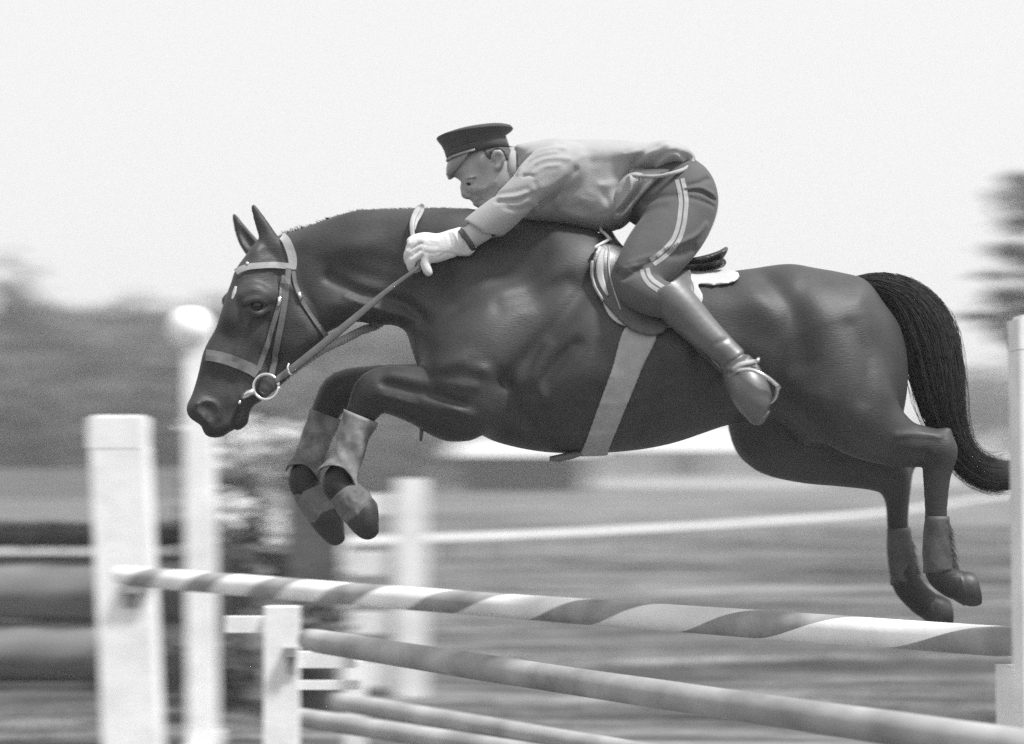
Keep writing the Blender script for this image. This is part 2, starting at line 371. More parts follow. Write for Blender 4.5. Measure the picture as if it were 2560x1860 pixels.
# head
head = [(697,593),(650,600),(617,645),(594,680),(584,712),(572,745),(562,778),(548,823),(530,857),(518,885),(511,915),(503,950),(490,993),(479,1017),(482,1040),(497,1055),(513,1065),(519,1083),
        (532,1094),(562,1093),(580,1082),(604,1075),(622,1060),(627,1032),(637,1014),(660,1000),(700,965),(740,925),(780,890),(808,858),(813,830),(795,780),(770,700),(740,620)]
HF.inflate(head, [(700,620,.06,.05),(640,660,.085,.05),(605,720,.085,.05),(650,740,.095,.06),(600,780,.09,.055),(560,860,.062,.045),(530,960,.048,.05),(600,900,.066,.05),(505,1030,.058,.045),(560,1070,.046,.035),
     (610,1050,.034,.025),(590,980,.050,.045),(740,780,.078,.075),(690,840,.076,.07),(780,840,.070,.05),(650,930,.058,.05),(690,930,.045,.035)],
     k=0.018, shear=SH, xs=XP, blur=3, pw=4.0, py=0.0,
     bumps=[(735,800,62,72,30,.012),(655,735,30,16,30,.016),(615,850,16,60,-22,.008),(560,830,20,60,-20,-.004),(665,870,22,40,-20,-.006),(507,1045,16,22,20,.008),(540,990,24,30,0,.004)])
def yh(px, wd): return SH*min(P(px, 800, 0).x-XP, 0)-wd
# brow, eye, crest, nostril, lips
HF.chain([(612,738,yh(612,.082),15),(640,728,yh(640,.092),17),(668,745,yh(668,.088),14)], k=0.02)
HF.chain([(570,752,yh(570,-.078),16),(582,742,yh(582,-.083),18)], k=0.02)
HF.chain([(628,764,yh(628,.116),10),(656,766,yh(656,.116),10)], k=0.012, n=1, sub=True)
HF.chain([(612,758,yh(612,.094),7),(628,749,yh(628,.103),8),(648,748,yh(648,.106),8),(666,758,yh(666,.098),7)], k=0.006)
HF.chain([(625,775,yh(625,.088),8),(645,785,yh(645,.092),9),(668,772,yh(668,.086),8)], k=0.012)
for pl, wd, am in [([(700,700),(745,735),(785,790),(800,840)],7,.004),([(668,800),(672,860),(690,900)],8,-.007),([(690,690),(700,720)],14,-.006),([(625,800),(600,860),(592,890)],8,.006),
                   ([(598,1015),(588,1045),(578,1075)],4,-.010),([(560,1095),(575,1080)],5,-.012),([(540,940),(550,905)],5,.004),([(570,990),(575,940),(590,920)],4,.003),([(596,985),(600,950)],4,.003),
                   ([(497,1010),(520,1002),(545,1015),(548,1045)],6,.006),([(498,1012),(502,1040),(520,1055)],5,.004),([(625,650),(660,630)],12,-.003)]:
    HF.relief(pl, wd, am, -0.1)
HF.chain([(506,1018,yh(506,.066),9),(522,1022,yh(522,.066),15),(531,1038,yh(531,.062),12),(524,1050,yh(524,.060),7)], k=0.010, sub=True)
HF.chain([(508,1018,yh(508,-.078),9),(524,1022,yh(524,-.076),14),(530,1038,yh(530,-.074),11)], k=0.008, sub=True)
# ears
HF.chain([(694,632,-.035,24),(677,606,-.05,22),(660,572,-.055,17),(645,541,-.055,11),(636,522,-.055,6),(633,516,-.055,4)], k=0.012, sy=0.75)
HF.chain([(655,585,-.085,12),(644,550,-.08,8)], k=0.006, sub=True)
HF.chain([(640,630,.03,23),(618,602,.045,20),(602,575,.05,14),(592,553,.05,8),(585,538,.05,4)], k=0.012, sy=0.75)
HF.chain([(628,615,.018,10),(612,592,.025,11),(598,565,.03,6)], k=0.006, sub=True)
HFf = HF.f
hV, hF = HF.mesh(smooth=3)
horse = empty('horse', P(1400, 1130, 0), 'dark bay horse stretched in mid-jump over the striped pole, forelegs folded under its chin', 'horse')
body = mesh_obj('body', hV, hF, M['coat'], horse)
def topx(V):    # world -> photo pixel
    d = V[:, 1]+DIST; zz = V[:, 2]-CAMZ; f = d*CT+zz*ST; u = -d*ST+zz*CT
    return W0/2+FPX*V[:, 0]/f, H0/2-FPX*u/f
px, py = topx(hV)
ss = lambda x, a, b: np.clip((x-a)/(b-a), 0, 1)**2*(3-2*np.clip((x-a)/(b-a), 0, 1))
pts_ = np.maximum.reduce([ss(-px, -1010, -880)*ss(py, 930, 960)*(px > 690), ss(py, 1225, 1330)*(px > 2100)*1.0, 0.6*ss(py, 1010, 1075)*(px < 640), 0.8*ss(-py, -600, -560)*(px < 690), ss(px, 2270, 2330)*ss(py, 1040, 1080)*0.5])
at = body.data.attributes.new('points', 'FLOAT', 'POINT'); at.data.foreach_set('value', pts_.astype(np.float32))
HB = bvh_of(hV, hF)
def ball(name, c, r, m, parent, sc=(1, 1, 1), seg=20):
    mb = MB(); rr = []
    for i in range(1, seg//2):
        a = math.pi*i/(seg//2); rr.append([(c[0]+r*sc[0]*math.sin(a)*math.cos(t*2*math.pi/seg), c[1]+r*sc[1]*math.sin(a)*math.sin(t*2*math.pi/seg), c[2]+r*sc[2]*math.cos(a)) for t in range(seg)])
    mb.rings(rr); mb.f = [tuple(reversed(f)) for f in mb.f]; return mb.obj(name, m, parent)
ball('eye', P(642, 764, yh(642, .092)), 0.0195, M['eye'], horse)
ball('eye', P(572, 762, yh(572, -.083)), 0.021, M['eye'], horse)
# hairs
def strand(mb, pts, r0, n=3):
    pts = [Vector(p) for p in pts]; rr = []; L = len(pts)
    for i, p in enumerate(pts):
        t = (pts[min(i+1, L-1)]-pts[max(i-1, 0)]).normalized(); u = t.cross(Vector((.1, 1, .05))).normalized(); v = t.cross(u); r = r0*(1-.75*(i/(L-1))**2)
        rr.append([p+u*math.cos(k*2*math.pi/n)*r+v*math.sin(k*2*math.pi/n)*r for k in range(n)])
    mb.rings(rr, closed_ends=False)
# hooves: rings from the coronet to the sole
def hoof(cor, sole, toe, r1, r2, hw, y, name='hoof'):
    """coronet centre, sole centre, toe direction (px), radii"""
    a, b = P(*cor, y), P(*sole, y); ax = (b-a).normalized(); t = Vector((toe[0], 0, -toe[1])); t = (t-ax*t.dot(ax)).normalized(); s = ax.cross(t).normalized()
    m = PM(y); rings = []; N = 22
    for u, ra, wa, sh in ((-.25, .82, .85, 0), (0, .95, .97, 0), (.3, 1.0, 1, .1), (.7, 1.1, 1.1, .22), (1, 1.16, 1.18, .30), (1.04, 1.1, 1.1, .3), (1.0, .8, .8, .3)):
        c = a+(b-a)*u+t*(sh*r2-.0*r1)*m; L = (r1+(r2-r1)*min(max(u, 0), 1))*m
        rings.append([c+t*math.cos(k*2*math.pi/N)*L*(1 if math.cos(k*2*math.pi/N) > 0 else .8)+s*math.sin(k*2*math.pi/N)*hw*wa*ra for k in range(N)])
    mb = MB(); mb.rings(rings); return mb.obj(name, M['hoof'], horse)
def hoof2(pts, y, p, nrm):
    a = min(q[0]-q[2] for q in pts)-12; b = max(q[0]+q[2] for q in pts)+12; c = min(q[1]-q[2] for q in pts)-12; d = max(q[1]+q[2] for q in pts)+12
    S = Field(a, c, b, d, y-.09, y+.09, .0035); S.chain([(q[0], q[1], y, q[2]) for q in pts], k=.004, sy=.95, n=4)
    cut_(S, p, nrm, y); S.relief([(pts[0][0]-nrm[1]*60, pts[0][1]+nrm[0]*60), (pts[0][0]+nrm[1]*60, pts[0][1]-nrm[0]*60)], 4, .003, y, side=0)
    v, f = S.mesh(1); return mesh_obj('hoof', v, f, M['hoof'], horse)
def cut_(S, p, d, y):
    q = P(*p, y); n = Vector((d[0], 0, -d[1])).normalized(); X = S.ax[0][:, None, None]; Z = S.ax[2][None, None, :]
    g = ((X-q.x)*n.x+(Z-q.z)*n.z).astype(np.float32); S.f = np.maximum(S.f, g)
    # hollow sole
    m = Vector((q.x, y, q.z))+n*.012; Y = S.ax[1][None, :, None]; sp = np.sqrt((X-m.x)**2+(Y-m.y)**2+(Z-m.z)**2)-.026; S.f = np.maximum(S.f, -sp.astype(np.float32))
hoof2([(893,1268,42),(909,1292,43),(919,1320,29)], -.15, (945,1290), (1,-.06))
hoof2([(802,1270,41),(822,1300,42),(838,1336,28)], .15, (858,1310), (1,-.15))
hoof2([(2398,1464,34),(2416,1470,40),(2434,1482,33)], -.17, (2444,1470), (1,-.2))
hoof2([(2320,1514,33),(2344,1526,36),(2366,1532,29)], .16, (2378,1530), (1,-.1))
# leg boots
def gaiter(pts, y, m, flare=1.0, name='leg_boot', lip=()):
    q = spline([(p[0], p[1], y, p[2]) for p in pts], 5); rings = []; N = 26
    n = len(q)
    for sgn in (1, -1):
        for i, p in (enumerate(q) if sgn == 1 else reversed(list(enumerate(q)))):
            a = q[max(i-1, 0)]; b = q[min(i+1, n-1)]
            t = (P(b[0], b[1], y)-P(a[0], a[1], y)).normalized(); s = Vector((0, 1, 0)); v = t.cross(s); c = P(p[0], p[1], y); r = p[3]*PM(y)-(0 if sgn == 1 else .004)
            ring = []
            for k in range(N):
                th = k*2*math.pi/N; d = 0
                if lip: d = lip[0]*max(0, (i/(n-1))-.55)/.45*(abs(math.cos(th))*lip[1]-abs(math.sin(th))*lip[2])
                wob = 1+.03*math.sin(3*th+i*.7)+.02*math.sin(7*th+i)
                ring.append(c+s*math.sin(-th)*r*.9*wob+v*math.cos(-th)*r*wob+t*d)
            rings.append(ring)
    mb = MB(); mb.rings(rings, closed_ends=False); nr = len(rings)-1
    for k in range(N): mb.f.append((nr*N+k, nr*N+(k+1) % N, (k+1) % N, k))
    return mb.obj(name, m, horse)
gaiter([(903,1040,46),(887,1080,41),(873,1130,39),(858,1165,43),(843,1198,56)], -.15, M['gaiter'], lip=(.05, .3, .9))
gaiter([(814,1035,42),(799,1075,39),(784,1115,38),(769,1155,41),(757,1186,47)], .15, M['gaiter'], lip=(.04, .3, .9))
for pts, y in (([(862,1236,39),(876,1250,43),(888,1264,44),(896,1280,41)], -.15), ([(772,1234,38),(786,1248,42),(798,1264,43),(808,1282,41)], .15)):
    S = Field(700, 1180, 980, 1350, y-.09, y+.09, .004); S.chain([(q[0], q[1], y, q[2]) for q in pts], k=.003, sy=1.0)
    for k in range(16): x, z = random.uniform(pts[0][0]-20, pts[-1][0]+30), random.uniform(1225, 1320); S.relief([(x, z), (x+random.uniform(-14, 14), z+14)], 4, random.choice((-1, 1))*.003, y, side=0)
    v, f = S.mesh(1); mesh_obj('overreach_boot', v, f, M['bell'], horse)
gaiter([(2342,1290,30),(2342,1340,33),(2343,1390,37),(2348,1428,38)], -.17, M['darkgaiter'])
gaiter([(2246,1320,29),(2250,1370,32),(2256,1420,34),(2264,1455,37)], .16, M['darkgaiter'])
for (line, y) in (([(2368,1290),(2374,1340),(2382,1390),(2388,1425)], -.17), ([(2273,1330),(2282,1380),(2292,1430),(2298,1460)], .16)):
    fe = MB()
    for i in range(260):
        t = random.random()*.999*3; a = line[int(t)]; b = line[int(t)+1]; fr_ = t-int(t); x, yy_ = a[0]+(b[0]-a[0])*fr_, a[1]+(b[1]-a[1])*fr_
        l = random.uniform(10, 34); p0 = P(x-random.uniform(4, 10), yy_, y+random.gauss(0, .010)); p1 = P(x+l*.25-4, yy_+l*.5, y+random.gauss(0, .012)); p2 = P(x+l*.5+random.gauss(0, 5), yy_+l*1.4, y+random.gauss(0, .02)); strand(fe, [p0, p1, p2], .0011)
    fe.obj('fetlock_hair', M['darkgaiter'], horse)
tail_path = [(2140,706,0,16),(2200,712,0,30),(2262,745,0,52),(2308,812,-.01,72),(2334,900,-.02,70),(2350,990,-.03,60),(2375,1080,-.02,44),(2415,1150,0,38),(2470,1186,.02,42),(2530,1188,.04,44)]
tq = spline(tail_path, 8)
mb = MB()
for s in range(4200):
    a = random.random()*2*math.pi; rr = math.sqrt(random.random())*.98; st = int(abs(random.gauss(0, .22))*len(tq)*.6) if random.random() < .6 else random.randint(0, 30)
    en = len(tq)-int(abs(random.gauss(0, .12))*len(tq)); pts = []
    if en-st < 8: continue
    fx, fa, ph = random.uniform(1, 3), random.uniform(0, .16), random.uniform(0, 6)
    da = random.gauss(0, .5); fly = random.choice((0, 0, 0, random.uniform(0, .7)))
    for i in range(st, en, 4):
        p = tq[i]; b = tq[min(i+1, len(tq)-1)]; c = tq[max(i-1, 0)]
        t = np.array([b[0]-c[0], b[1]-c[1]]); t /= np.linalg.norm(t); nn = np.array([-t[1], t[0]])
        g = rr+fa*math.sin(i*fx*.12+ph)+(fly*max(0, (i-st)/len(tq)-.15)); gu = math.cos(a+da*i/60)*g*p[3]; gv = math.sin(a+da*i/60)*g*p[3]*.8*PM(0)
        pts.append(P(p[0]+nn[0]*gu, p[1]+nn[1]*gu, p[2]+gv))
    if len(pts) > 2: strand(mb, pts, random.uniform(.0006, .0013))
TF = Field(2080, 640, 2600, 1260, -.16, .16, .008)
TF.chain([(p[0], p[1], p[2], p[3]*.82) for p in tail_path], k=.01, sy=.8)
tv, tf_ = TF.mesh(2); mb.add(tv, tf_)
mb.obj('tail', M['hair'], horse)
mb = MB()
for i in range(700):
    t = random.random(); x = 705+t*480; 
    yy = np.interp(x, [690,737,817,893,983,1100,1197], [598,579,549,527,523,521,525])
    base = P(x, yy+5, random.gauss(0, .006)); ln = random.uniform(.006, .013)*(1.8 if x < 760 else 1)
    dx = random.gauss(0, .003)-.002
    strand(mb, [base, base+Vector((dx, random.gauss(0, .002), ln*.6)), base+Vector((dx*2.2, random.gauss(0, .004), ln))], .0013)
mb.obj('mane', M['hair'], horse)
# star on the forehead lies in the coat: a thin pale patch
mb = MB(); strap(mb, HB, [(590,716,5),(585,732,9),(580,748,4)], 8, off=-.001, thick=.0018, n=4); mb.obj('star_marking', M['white'], horse)
# ================================================================== THE TACK
def shell(region, o0, o1, y=-0.27, y2=None, sm=2):
    """a layer of felt or leather that follows the horse's skin inside a px outline"""
    q = pxz(closed_spline(region, 4), y); xs_ = [a[0] for a in q]; zs_ = [a[1] for a in q]
    i0 = max(0, int((min(xs_)-HF.o[0])/HF.h)-3); i1 = int((max(xs_)-HF.o[0])/HF.h)+4
    k0 = max(0, int((min(zs_)-HF.o[2])/HF.h)-3); k1 = int((max(zs_)-HF.o[2])/HF.h)+4
    d = poly_sdf(HF.X2[i0:i1, k0:k1], HF.Z2[i0:i1, k0:k1], q)
    g = HFf[i0:i1, :, k0:k1]; f = np.maximum(np.maximum(g-o1, o0-g), d[:, None, :])
    S = Field.__new__(Field); S.h = HF.h; S.o = np.array([HF.ax[0][i0], HF.ax[1][0], HF.ax[2][k0]]); S.f = f.copy()
    return S.mesh(sm)
saddle = empty('saddle', P(1600, 700, 0), 'brown leather jumping saddle with curved forward flap under the rider', 'saddle')
def sobj(name, VF, m, par, split=False):
    if not split: return mesh_obj(name, VF[0], VF[1], m, par)
    V, F = VF; side = V[F].mean(1)[:, 1] < 0
    for sd in (side, ~side):
        f = F[sd]; u, inv = np.unique(f, return_inverse=True); mesh_obj(name, V[u], inv.reshape(f.shape), m, par)
flapV = shell([(1498,604),(1483,645),(1481,685),(1490,722),(1512,758),(1540,792),(1572,824),(1612,840),(1642,839),(1667,822),(1692,780),(1704,730),(1700,690),(1660,650),(1600,620),(1545,600)], .012, .026)
sobj('flap', flapV, M['leather'], saddle, True)
FB = bvh_of(*flapV)
girthV = shell([(1566,815),(1530,920),(1495,1020),(1466,1110),(1448,1170),(1520,1170),(1533,1110),(1570,1010),(1605,920),(1640,832)], -.004, .010)
sobj('girth', girthV, M['web'], saddle)
pad = empty('saddle_pad', P(1600, 680, 0), 'white saddle cloth showing below and behind the saddle', 'saddle cloth')
padV = shell([(1505,598),(1500,650),(1503,720),(1512,765),(1530,797),(1566,817),(1640,828),(1700,806),(1745,775),(1760,740),(1752,705),(1790,708),(1840,700),(1858,684),(1850,664),(1780,650),(1690,650),(1600,620)], -.004, .012)
sobj('cloth', padV, M['white'], pad)
ST_ = Field(1460, 540, 1880, 800, -.3, .3, .005)
ST_.inflate([(1500,566),(1525,572),(1548,606),(1585,640),(1640,655),(1700,652),(1755,642),(1793,630),(1812,618),(1816,630),(1806,652),(1816,664),(1790,672),(1733,682),(1680,700),(1640,705),(1560,670),(1515,640),(1500,600)],
    [(1510,580,.04,.03),(1530,620,.10,.04),(1640,670,.17,.05),(1740,655,.17,.03),(1800,645,.13,.012)], k=.02, blur=2)
ST_.relief([(1700,660),(1760,655),(1812,640)], 4, -.012, -.1); ST_.relief([(1690,675),(1760,668),(1800,660)], 4, -.012, -.1)
sobj('seat', ST_.mesh(2), M['leather'], saddle)
mb = MB(); strap(mb, FB, [(1490,617),(1482,645),(1480,680),(1487,715),(1508,752)], 7, off=.000, thick=.004); strap(mb, FB, [(1523,617),(1521,650),(1525,690),(1537,730),(1552,775)], 4, off=0, thick=.004)
mb.obj('piping', M['paleleather'], saddle)
mb = MB(); strap(mb, FB, [(1508,622,8),(1500,650,16),(1500,685,18),(1508,715,14),(1520,740,6)], 16, off=0, thick=.007, across=5); mb.obj('knee_roll', M['paleleather'], saddle)
mb = MB(); mb.tube([P(1501,563,-.05), P(1503,577,-.07), P(1516,588,-.10), P(1527,600,-.12)], .0055); mb.tube([P(1524,598,-.12), P(1508,607,-.15), P(1492,616,-.18), P(1488,620,-.2)], .0055)
mb.obj('pommel_edging', M['white'], saddle)
sobj('rear_panel', shell([(1735,664),(1700,672),(1680,700),(1700,722),(1730,742),(1738,715),(1733,690)], .012, .03), M['midleather'], saddle, True)
BRB = HB
mb = MB(); strap(mb, HB, [(1690,820),(1740,868),(1790,915),(1826,945)], 11, off=.012, thick=.004, n=6); mb.obj('stirrup_leather', M['leather'], saddle); mb = MB(); strap(mb, HB, [(1690,820),(1740,868),(1790,915),(1826,945)], 11, off=.012, thick=.004, n=6, far=True)
mb.obj('stirrup_leather', M['leather'], saddle)
for sg in (1, -1):
    t = spline([(1827,941,-.385),(1846,926,-.43),(1880,925,-.46),(1917,943,-.465),(1946,966,-.43)], 6)
    pts = [P(a[0], a[1], a[2]) for a in t]; mb = MB(); mb.tube([Vector((p.x, p.y*sg, p.z)) for p in pts], .0062)
    t = spline([(1827,941,-.385),(1824,965,-.37),(1832,995,-.34),(1860,1018,-.33),(1900,1020,-.34),(1935,998,-.38),(1946,966,-.43)], 5)
    pts = [P(a[0], a[1], a[2]) for a in t]; mb.tube([Vector((p.x, p.y*sg, p.z)) for p in pts], .006)
    mb.obj('stirrup_iron', M['metal'], saddle)
# small things under the belly
mb = MB(); q = [P(1462,1128,-.03), P(1430,1138,-.05), P(1395,1146,-.05), P(1374,1147,-.05)]; mb.tube(q, [.012, .013, .013, .008], flat=2.2); mb.obj('girth_guard', M['midleather'], saddle)
mb = MB(); mb.tube([P(1050,1058,-.14), P(1054,1072,-.15), P(1053,1090,-.15), P(1052,1103,-.15)], [.008, .007, .006, .004], flat=.4); mb.obj('breastplate_strap', M['leather'], saddle)
# bridle
bridle = empty('bridle', P(700, 700, -.05), 'leather bridle with pale browband, plain noseband and loose ring bit', 'bridle')
def bst(name, pts, wd, m, off=.003, thick=.004, n=5, both=True):
    mb = MB(); strap(mb, HB, pts, wd, off, thick, n)
    if both: strap(mb, HB, pts, wd, off, thick, n, far=True, shear=SH, xs=XP)
    return mb.obj(name, m, bridle, smooth=False)
bst('headpiece', [(688,590,16),(702,592,18),(717,605,21),(728,632,22),(732,655,21),(731,674,18)], 21, M['paleleather'])
bst('browband', [(737,668),(700,665),(660,664),(625,668),(604,676),(594,683)], 15, M['paleleather'], thick=.006)
bst('cheekpiece', [(722,672),(717,720),(712,763),(704,810),(696,850),(687,895),(676,940)], 14, M['midleather'], off=.006)
bst('noseband_strap', [(712,690),(703,735),(694,775),(683,815),(668,858),(654,895),(644,925)], 12, M['midleather'], off=.004)
bst('throatlash', [(733,678),(738,712),(750,745),(770,777),(792,810),(812,840)], 10, M['midleather'], off=.003)
bst('noseband', [(518,888),(535,890),(556,895),(580,902),(605,912),(626,922),(643,933)], 28, M['noseband'], off=.003, thick=.005)
for i, pts in enumerate([[(697,742,8),(697,765,8)], [(745,732,8),(752,748,8)], [(618,660,6),(622,664,6)]]):
    mb = MB(); strap(mb, HB, pts, 8, off=.010, thick=.003, n=2); mb.obj('buckle', M['metal'], bridle)
for sg in (1, -1):
    c = P(665, 967, yh(665, .085*sg)); r = 32*PM(-.15); mb = MB()
    pts = [c+Vector((math.cos(a)*r, -.004*sg*math.cos(a), math.sin(a)*r)) for a in np.linspace(0, 2*math.pi, 33)]
    mb.tube(pts, .0055); mb.obj('bit_ring', M['metal'], bridle)
mb = MB(); mb.tube([P(636,978,yh(640,.08)), P(622,982,yh(625,.075)), P(610,990,yh(612,.06)), P(604,1000,yh(604,.04))], [.010, .011, .009, .006]); mb.tube([P(597,1010,yh(597,.058)), P(601,1002,yh(601,.056))], .005)
mb.obj('bit_mouthpiece', M['metal'], bridle)
mb = MB(); mb.tube([P(655,985,yh(655,.07)), P(665,967,yh(665,.07)), P(680,950,yh(680,.07)), P(690,945,yh(690,.08))], [.014,.03,.022,.01], flat=.4); mb.obj('bit_guard', M['leather'], bridle)
def ribbon(mb, pts, wpx, flat=.22):
    q = spline(pts, 6); mb.tube([P(a[0], a[1], a[2]) for a in q], [(a[3] if len(a) > 3 else wpx)*.5*PM(a[2]) for a in q], n=8, flat=flat, up=(0, 1, 0))
mb = MB(); ribbon(mb, [(688,952,-.155,15),(703,942,-.155,18),(733,920,-.158,20),(817,853,-.165,20),(917,770,-.17,17),(970,725,-.17,13),(1037,675,-.172,10),(1046,660,-.17,10),(1046,630,-.165,10)], 16); mb.obj('rein', M['midleather'], bridle)
mb = MB(); mb.tube([P(722,908,-.17), P(719,918,-.172), P(722,932,-.172), P(730,938,-.17)], .0035); mb.obj('buckle', M['metal'], bridle)
mb = MB(); ribbon(mb, [(1038,612,-.16,12),(1032,590,-.14,12),(1030,562,-.125,13),(1034,545,-.105,14),(1042,528,-.06,16),(1050,518,-.02,16),(1053,516,.01,16),(1050,520,.05,16)], 13, .25)
ribbon(mb, [(1034,575,-.13,9),(1040,555,-.115,10),(1050,538,-.08,10),(1056,524,-.04,10),(1056,517,.0,10)], 9, .25); mb.obj('rein_end', M['paleleather'], bridle)
mb = MB(); q = spline([(700,952,.0),(760,905,.03),(815,870,.0),(862,848,.0),(905,826,.03),(950,808,.08),(1020,740,.15),(1070,650,.16)], 14)
for ph in range(3):
    pts = []
    for i, a in enumerate(q):
        th = i*.95+ph*2.094; b = q[min(i+1, len(q)-1)]; t = np.array([b[0]-a[0]+1e-6, b[1]-a[1]]); t /= np.linalg.norm(t)
        pts.append(P(a[0]-t[1]*7*math.sin(th), a[1]+t[0]*7*math.sin(th), a[2]+.007*math.cos(th)))
    mb.tube(pts, .0065, n=6)
mb.obj('laced_rein', M['stripe'], bridle)
# ================================================================== THE RIDER
def z3(ox, oy, *pts): return [(ox+p[0]/3, oy+p[1]/3)+tuple(p[2:]) for p in pts]
rider = empty('person', P(1600, 560, 0), 'uniformed rider in peaked cap, pale tunic and striped breeches crouching forward over the horse', 'person')
BF = Field(1000, 290, 1960, 1080, -.5, .5, .005)
face = [(1128,425),(1133,440),(1146,448),(1154,457),(1157,466),(1163,480),(1175,492),(1179,498),(1184,503),(1186,509),(1192,512),(1196,520),(1199,530),(1212,539),(1232,532),(1258,510),(1280,480),(1287,440),(1290,408),(1281,382),(1258,366),(1230,356),(1190,358),(1158,376),(1137,398)]
BF.inflate(face, [(1140,430,.05,.035),(1220,400,.077,.06),(1260,420,.072,.06),(1165,470,.048,.03),(1185,500,.036,.03),(1200,525,.028,.025),(1240,510,.055,.035),(1200,470,.058,.04),(1150,390,.06,.05)], k=.012, blur=1, pw=4)
BF.chain([(1156,463,0,5),(1160,477,0,7),(1164,487,0,8.5),(1173,490,0,6)], k=.008, sy=.85); BF.chain([(1171,489,-.011,5),(1175,490,-.011,5)], k=.005); BF.chain([(1171,489,.011,5),(1175,490,.011,5)], k=.005)
BF.chain([(1161,490,-.007,2.5),(1164,491,-.007,2.5)], k=.003, n=1, sub=True)
BF.chain([(1180,498,0,5),(1186,503,0,4.5)], k=.005, sy=2.2); BF.chain([(1187,509,0,5.5),(1193,513,0,5)], k=.005, sy=2.2)
BF.relief([(1184,506),(1196,502),(1206,499)], 2.4, -.006, -.04); BF.relief([(1180,488),(1196,492),(1208,503)], 4, -.0035, -.04)
BF.chain([(1168,459,-.049,7),(1182,455,-.058,6)], k=.01, sub=True, n=1); BF.chain([(1168,459,.049,7),(1182,455,.058,6)], k=.01, sub=True, n=1)
BF.relief([(1157,450),(1172,446),(1190,442)], 4.5, .0045, -.05); BF.relief([(1190,475),(1215,470),(1235,455)], 8, .004, -.06); BF.relief([(1210,515),(1235,495),(1250,465)], 6, .003, -.06)
for sg in (-1, 1):
    BF.chain([(1236,398,sg*.076,6),(1234,388,sg*.082,5.5),(1242,380,sg*.086,5.5),(1254,383,sg*.086,5.5),(1257,396,sg*.084,5.5),(1251,410,sg*.080,5),(1243,419,sg*.076,5.5),(1238,416,sg*.074,4)], k=.004)
    BF.chain([(1245,395,sg*.076,9),(1244,408,sg*.074,6)], k=.004, n=1)
    BF.chain([(1246,394,sg*.092,6),(1245,402,sg*.092,6)], k=.004, n=1, sub=True)
    BF.chain([(1400,430,sg*.15,40),(1340,460,sg*.18,32),(1290,500,sg*.19,28),(1240,545,sg*.18,27),(1195,577,sg*.17,23),(1165,598,sg*.162,20),(1120,612,sg*.16,15),(1080,622,sg*.157,13)], k=.03)
    BF.chain([(1690,500,sg*.09,70),(1650,610,sg*.17,50),(1598,700,sg*.27,36),(1650,742,sg*.32,28),(1760,830,sg*.34,30),(1845,905,sg*.36,22),(1880,970,sg*.38,24)], k=.04)
BF.chain([(1255,460,0,46),(1290,450,0,48),(1350,440,0,60)], k=.04, n=2)
BF.chain([(1360,445,0,62),(1450,460,0,75),(1560,460,0,78),(1680,470,0,70)], k=.04, sy=1.1)
for sg in (-1, 1):
    BF.chain([(1166,456,sg*.037,2.8),(1173,453,sg*.043,3),(1183,454,sg*.049,2.6)], k=.006)
bv, bf_ = BF.mesh(2); mesh_obj('body', bv, bf_, M['skin'], rider); BB = bvh_of(bv, bf_)
for sg in (-1, 1):
    ball('eye', P(1174, 459, sg*.0385), .0095, M['eye'], rider, sc=(1.25, 1, .75))
mb = MB()
for i in range(60):      # brow and lashes
    x = random.uniform(1159, 1190); h = hit(BB, x, 449-(x-1159)*.2+random.gauss(0, 1.3))
    if h: strand(mb, [h[0]+h[1]*.0005, h[0]+h[1]*.002+Vector((.004, 0, .001))], .0006)
mb.obj('eyebrow', M['skin2'], rider)
# hair: a close shell over the skull below the cap
q = pxz([(1205,372),(1285,345),(1290,380),(1281,404),(1268,402),(1260,386),(1252,377),(1238,375),(1230,386),(1225,402),(1218,396)], -.06)
i0, i1, k0, k1 = int((q[0][0]-BF.o[0])/BF.h)-8, int((P(1300,0).x-BF.o[0])/BF.h)+4, int((P(0,440,-.06).z-BF.o[2])/BF.h)-2, int((P(0,335,-.06).z-BF.o[2])/BF.h)+4
d = poly_sdf(BF.X2[i0:i1, k0:k1], BF.Z2[i0:i1, k0:k1], q); g = BF.f[i0:i1, :, k0:k1]
S = Field.__new__(Field); S.h = BF.h; S.o = np.array([BF.ax[0][i0], BF.ax[1][0], BF.ax[2][k0]]); S.f = np.maximum(np.maximum(g-.0045, -.006-g), d[:, None, :])
M['rhair'] = mat('short_hair', .06, .7, .4, 60, .002, 150, bstretch=(1, 1, 4)); hv2, hf2 = S.mesh(2); mesh_obj('hair', hv2, hf2, M['rhair'], rider)
# cap
def cap_ring(L, Rr, yh_, n=48, y=0.0, sq=1.0):
    a, b = P(L[0], L[1], y), P(Rr[0], Rr[1], y); c = (a+b)/2; u = (b-a)/2
    return [c+u*math.cos(t)+Vector((0, math.sin(t)*yh_, 0)) for t in np.linspace(0, 2*math.pi, n, endpoint=False)]
cap = empty('peaked_cap', P(1195, 380, 0), 'dark peaked uniform cap with pale chin strap worn by the rider', 'cap')
rings = [cap_ring((1119,404),(1275,368),.083), cap_ring((1114,390),(1269,352),.085), cap_ring((1110,377),(1264,338),.086), cap_ring((1103,364),(1270,333),.094), cap_ring((1093,352),(1280,326),.108), cap_ring((1093,347),(1281,320),.110),
         cap_ring((1098,343),(1278,315),.105), cap_ring((1117,336),(1266,312.5),.09), cap_ring((1150,329),(1245,312),.065), cap_ring((1180,322),(1220,314),.03)]
mb = MB(); mb.rings(rings); mb.obj('crown', M['capcloth'], cap)
mb = MB(); mb.rings([cap_ring((1093,351),(1281,324),.1105), cap_ring((1091,349),(1283,322),.113), cap_ring((1092,346),(1282,319),.111)], closed_ends=False); mb.obj('crown_piping', M['capcloth'], cap)
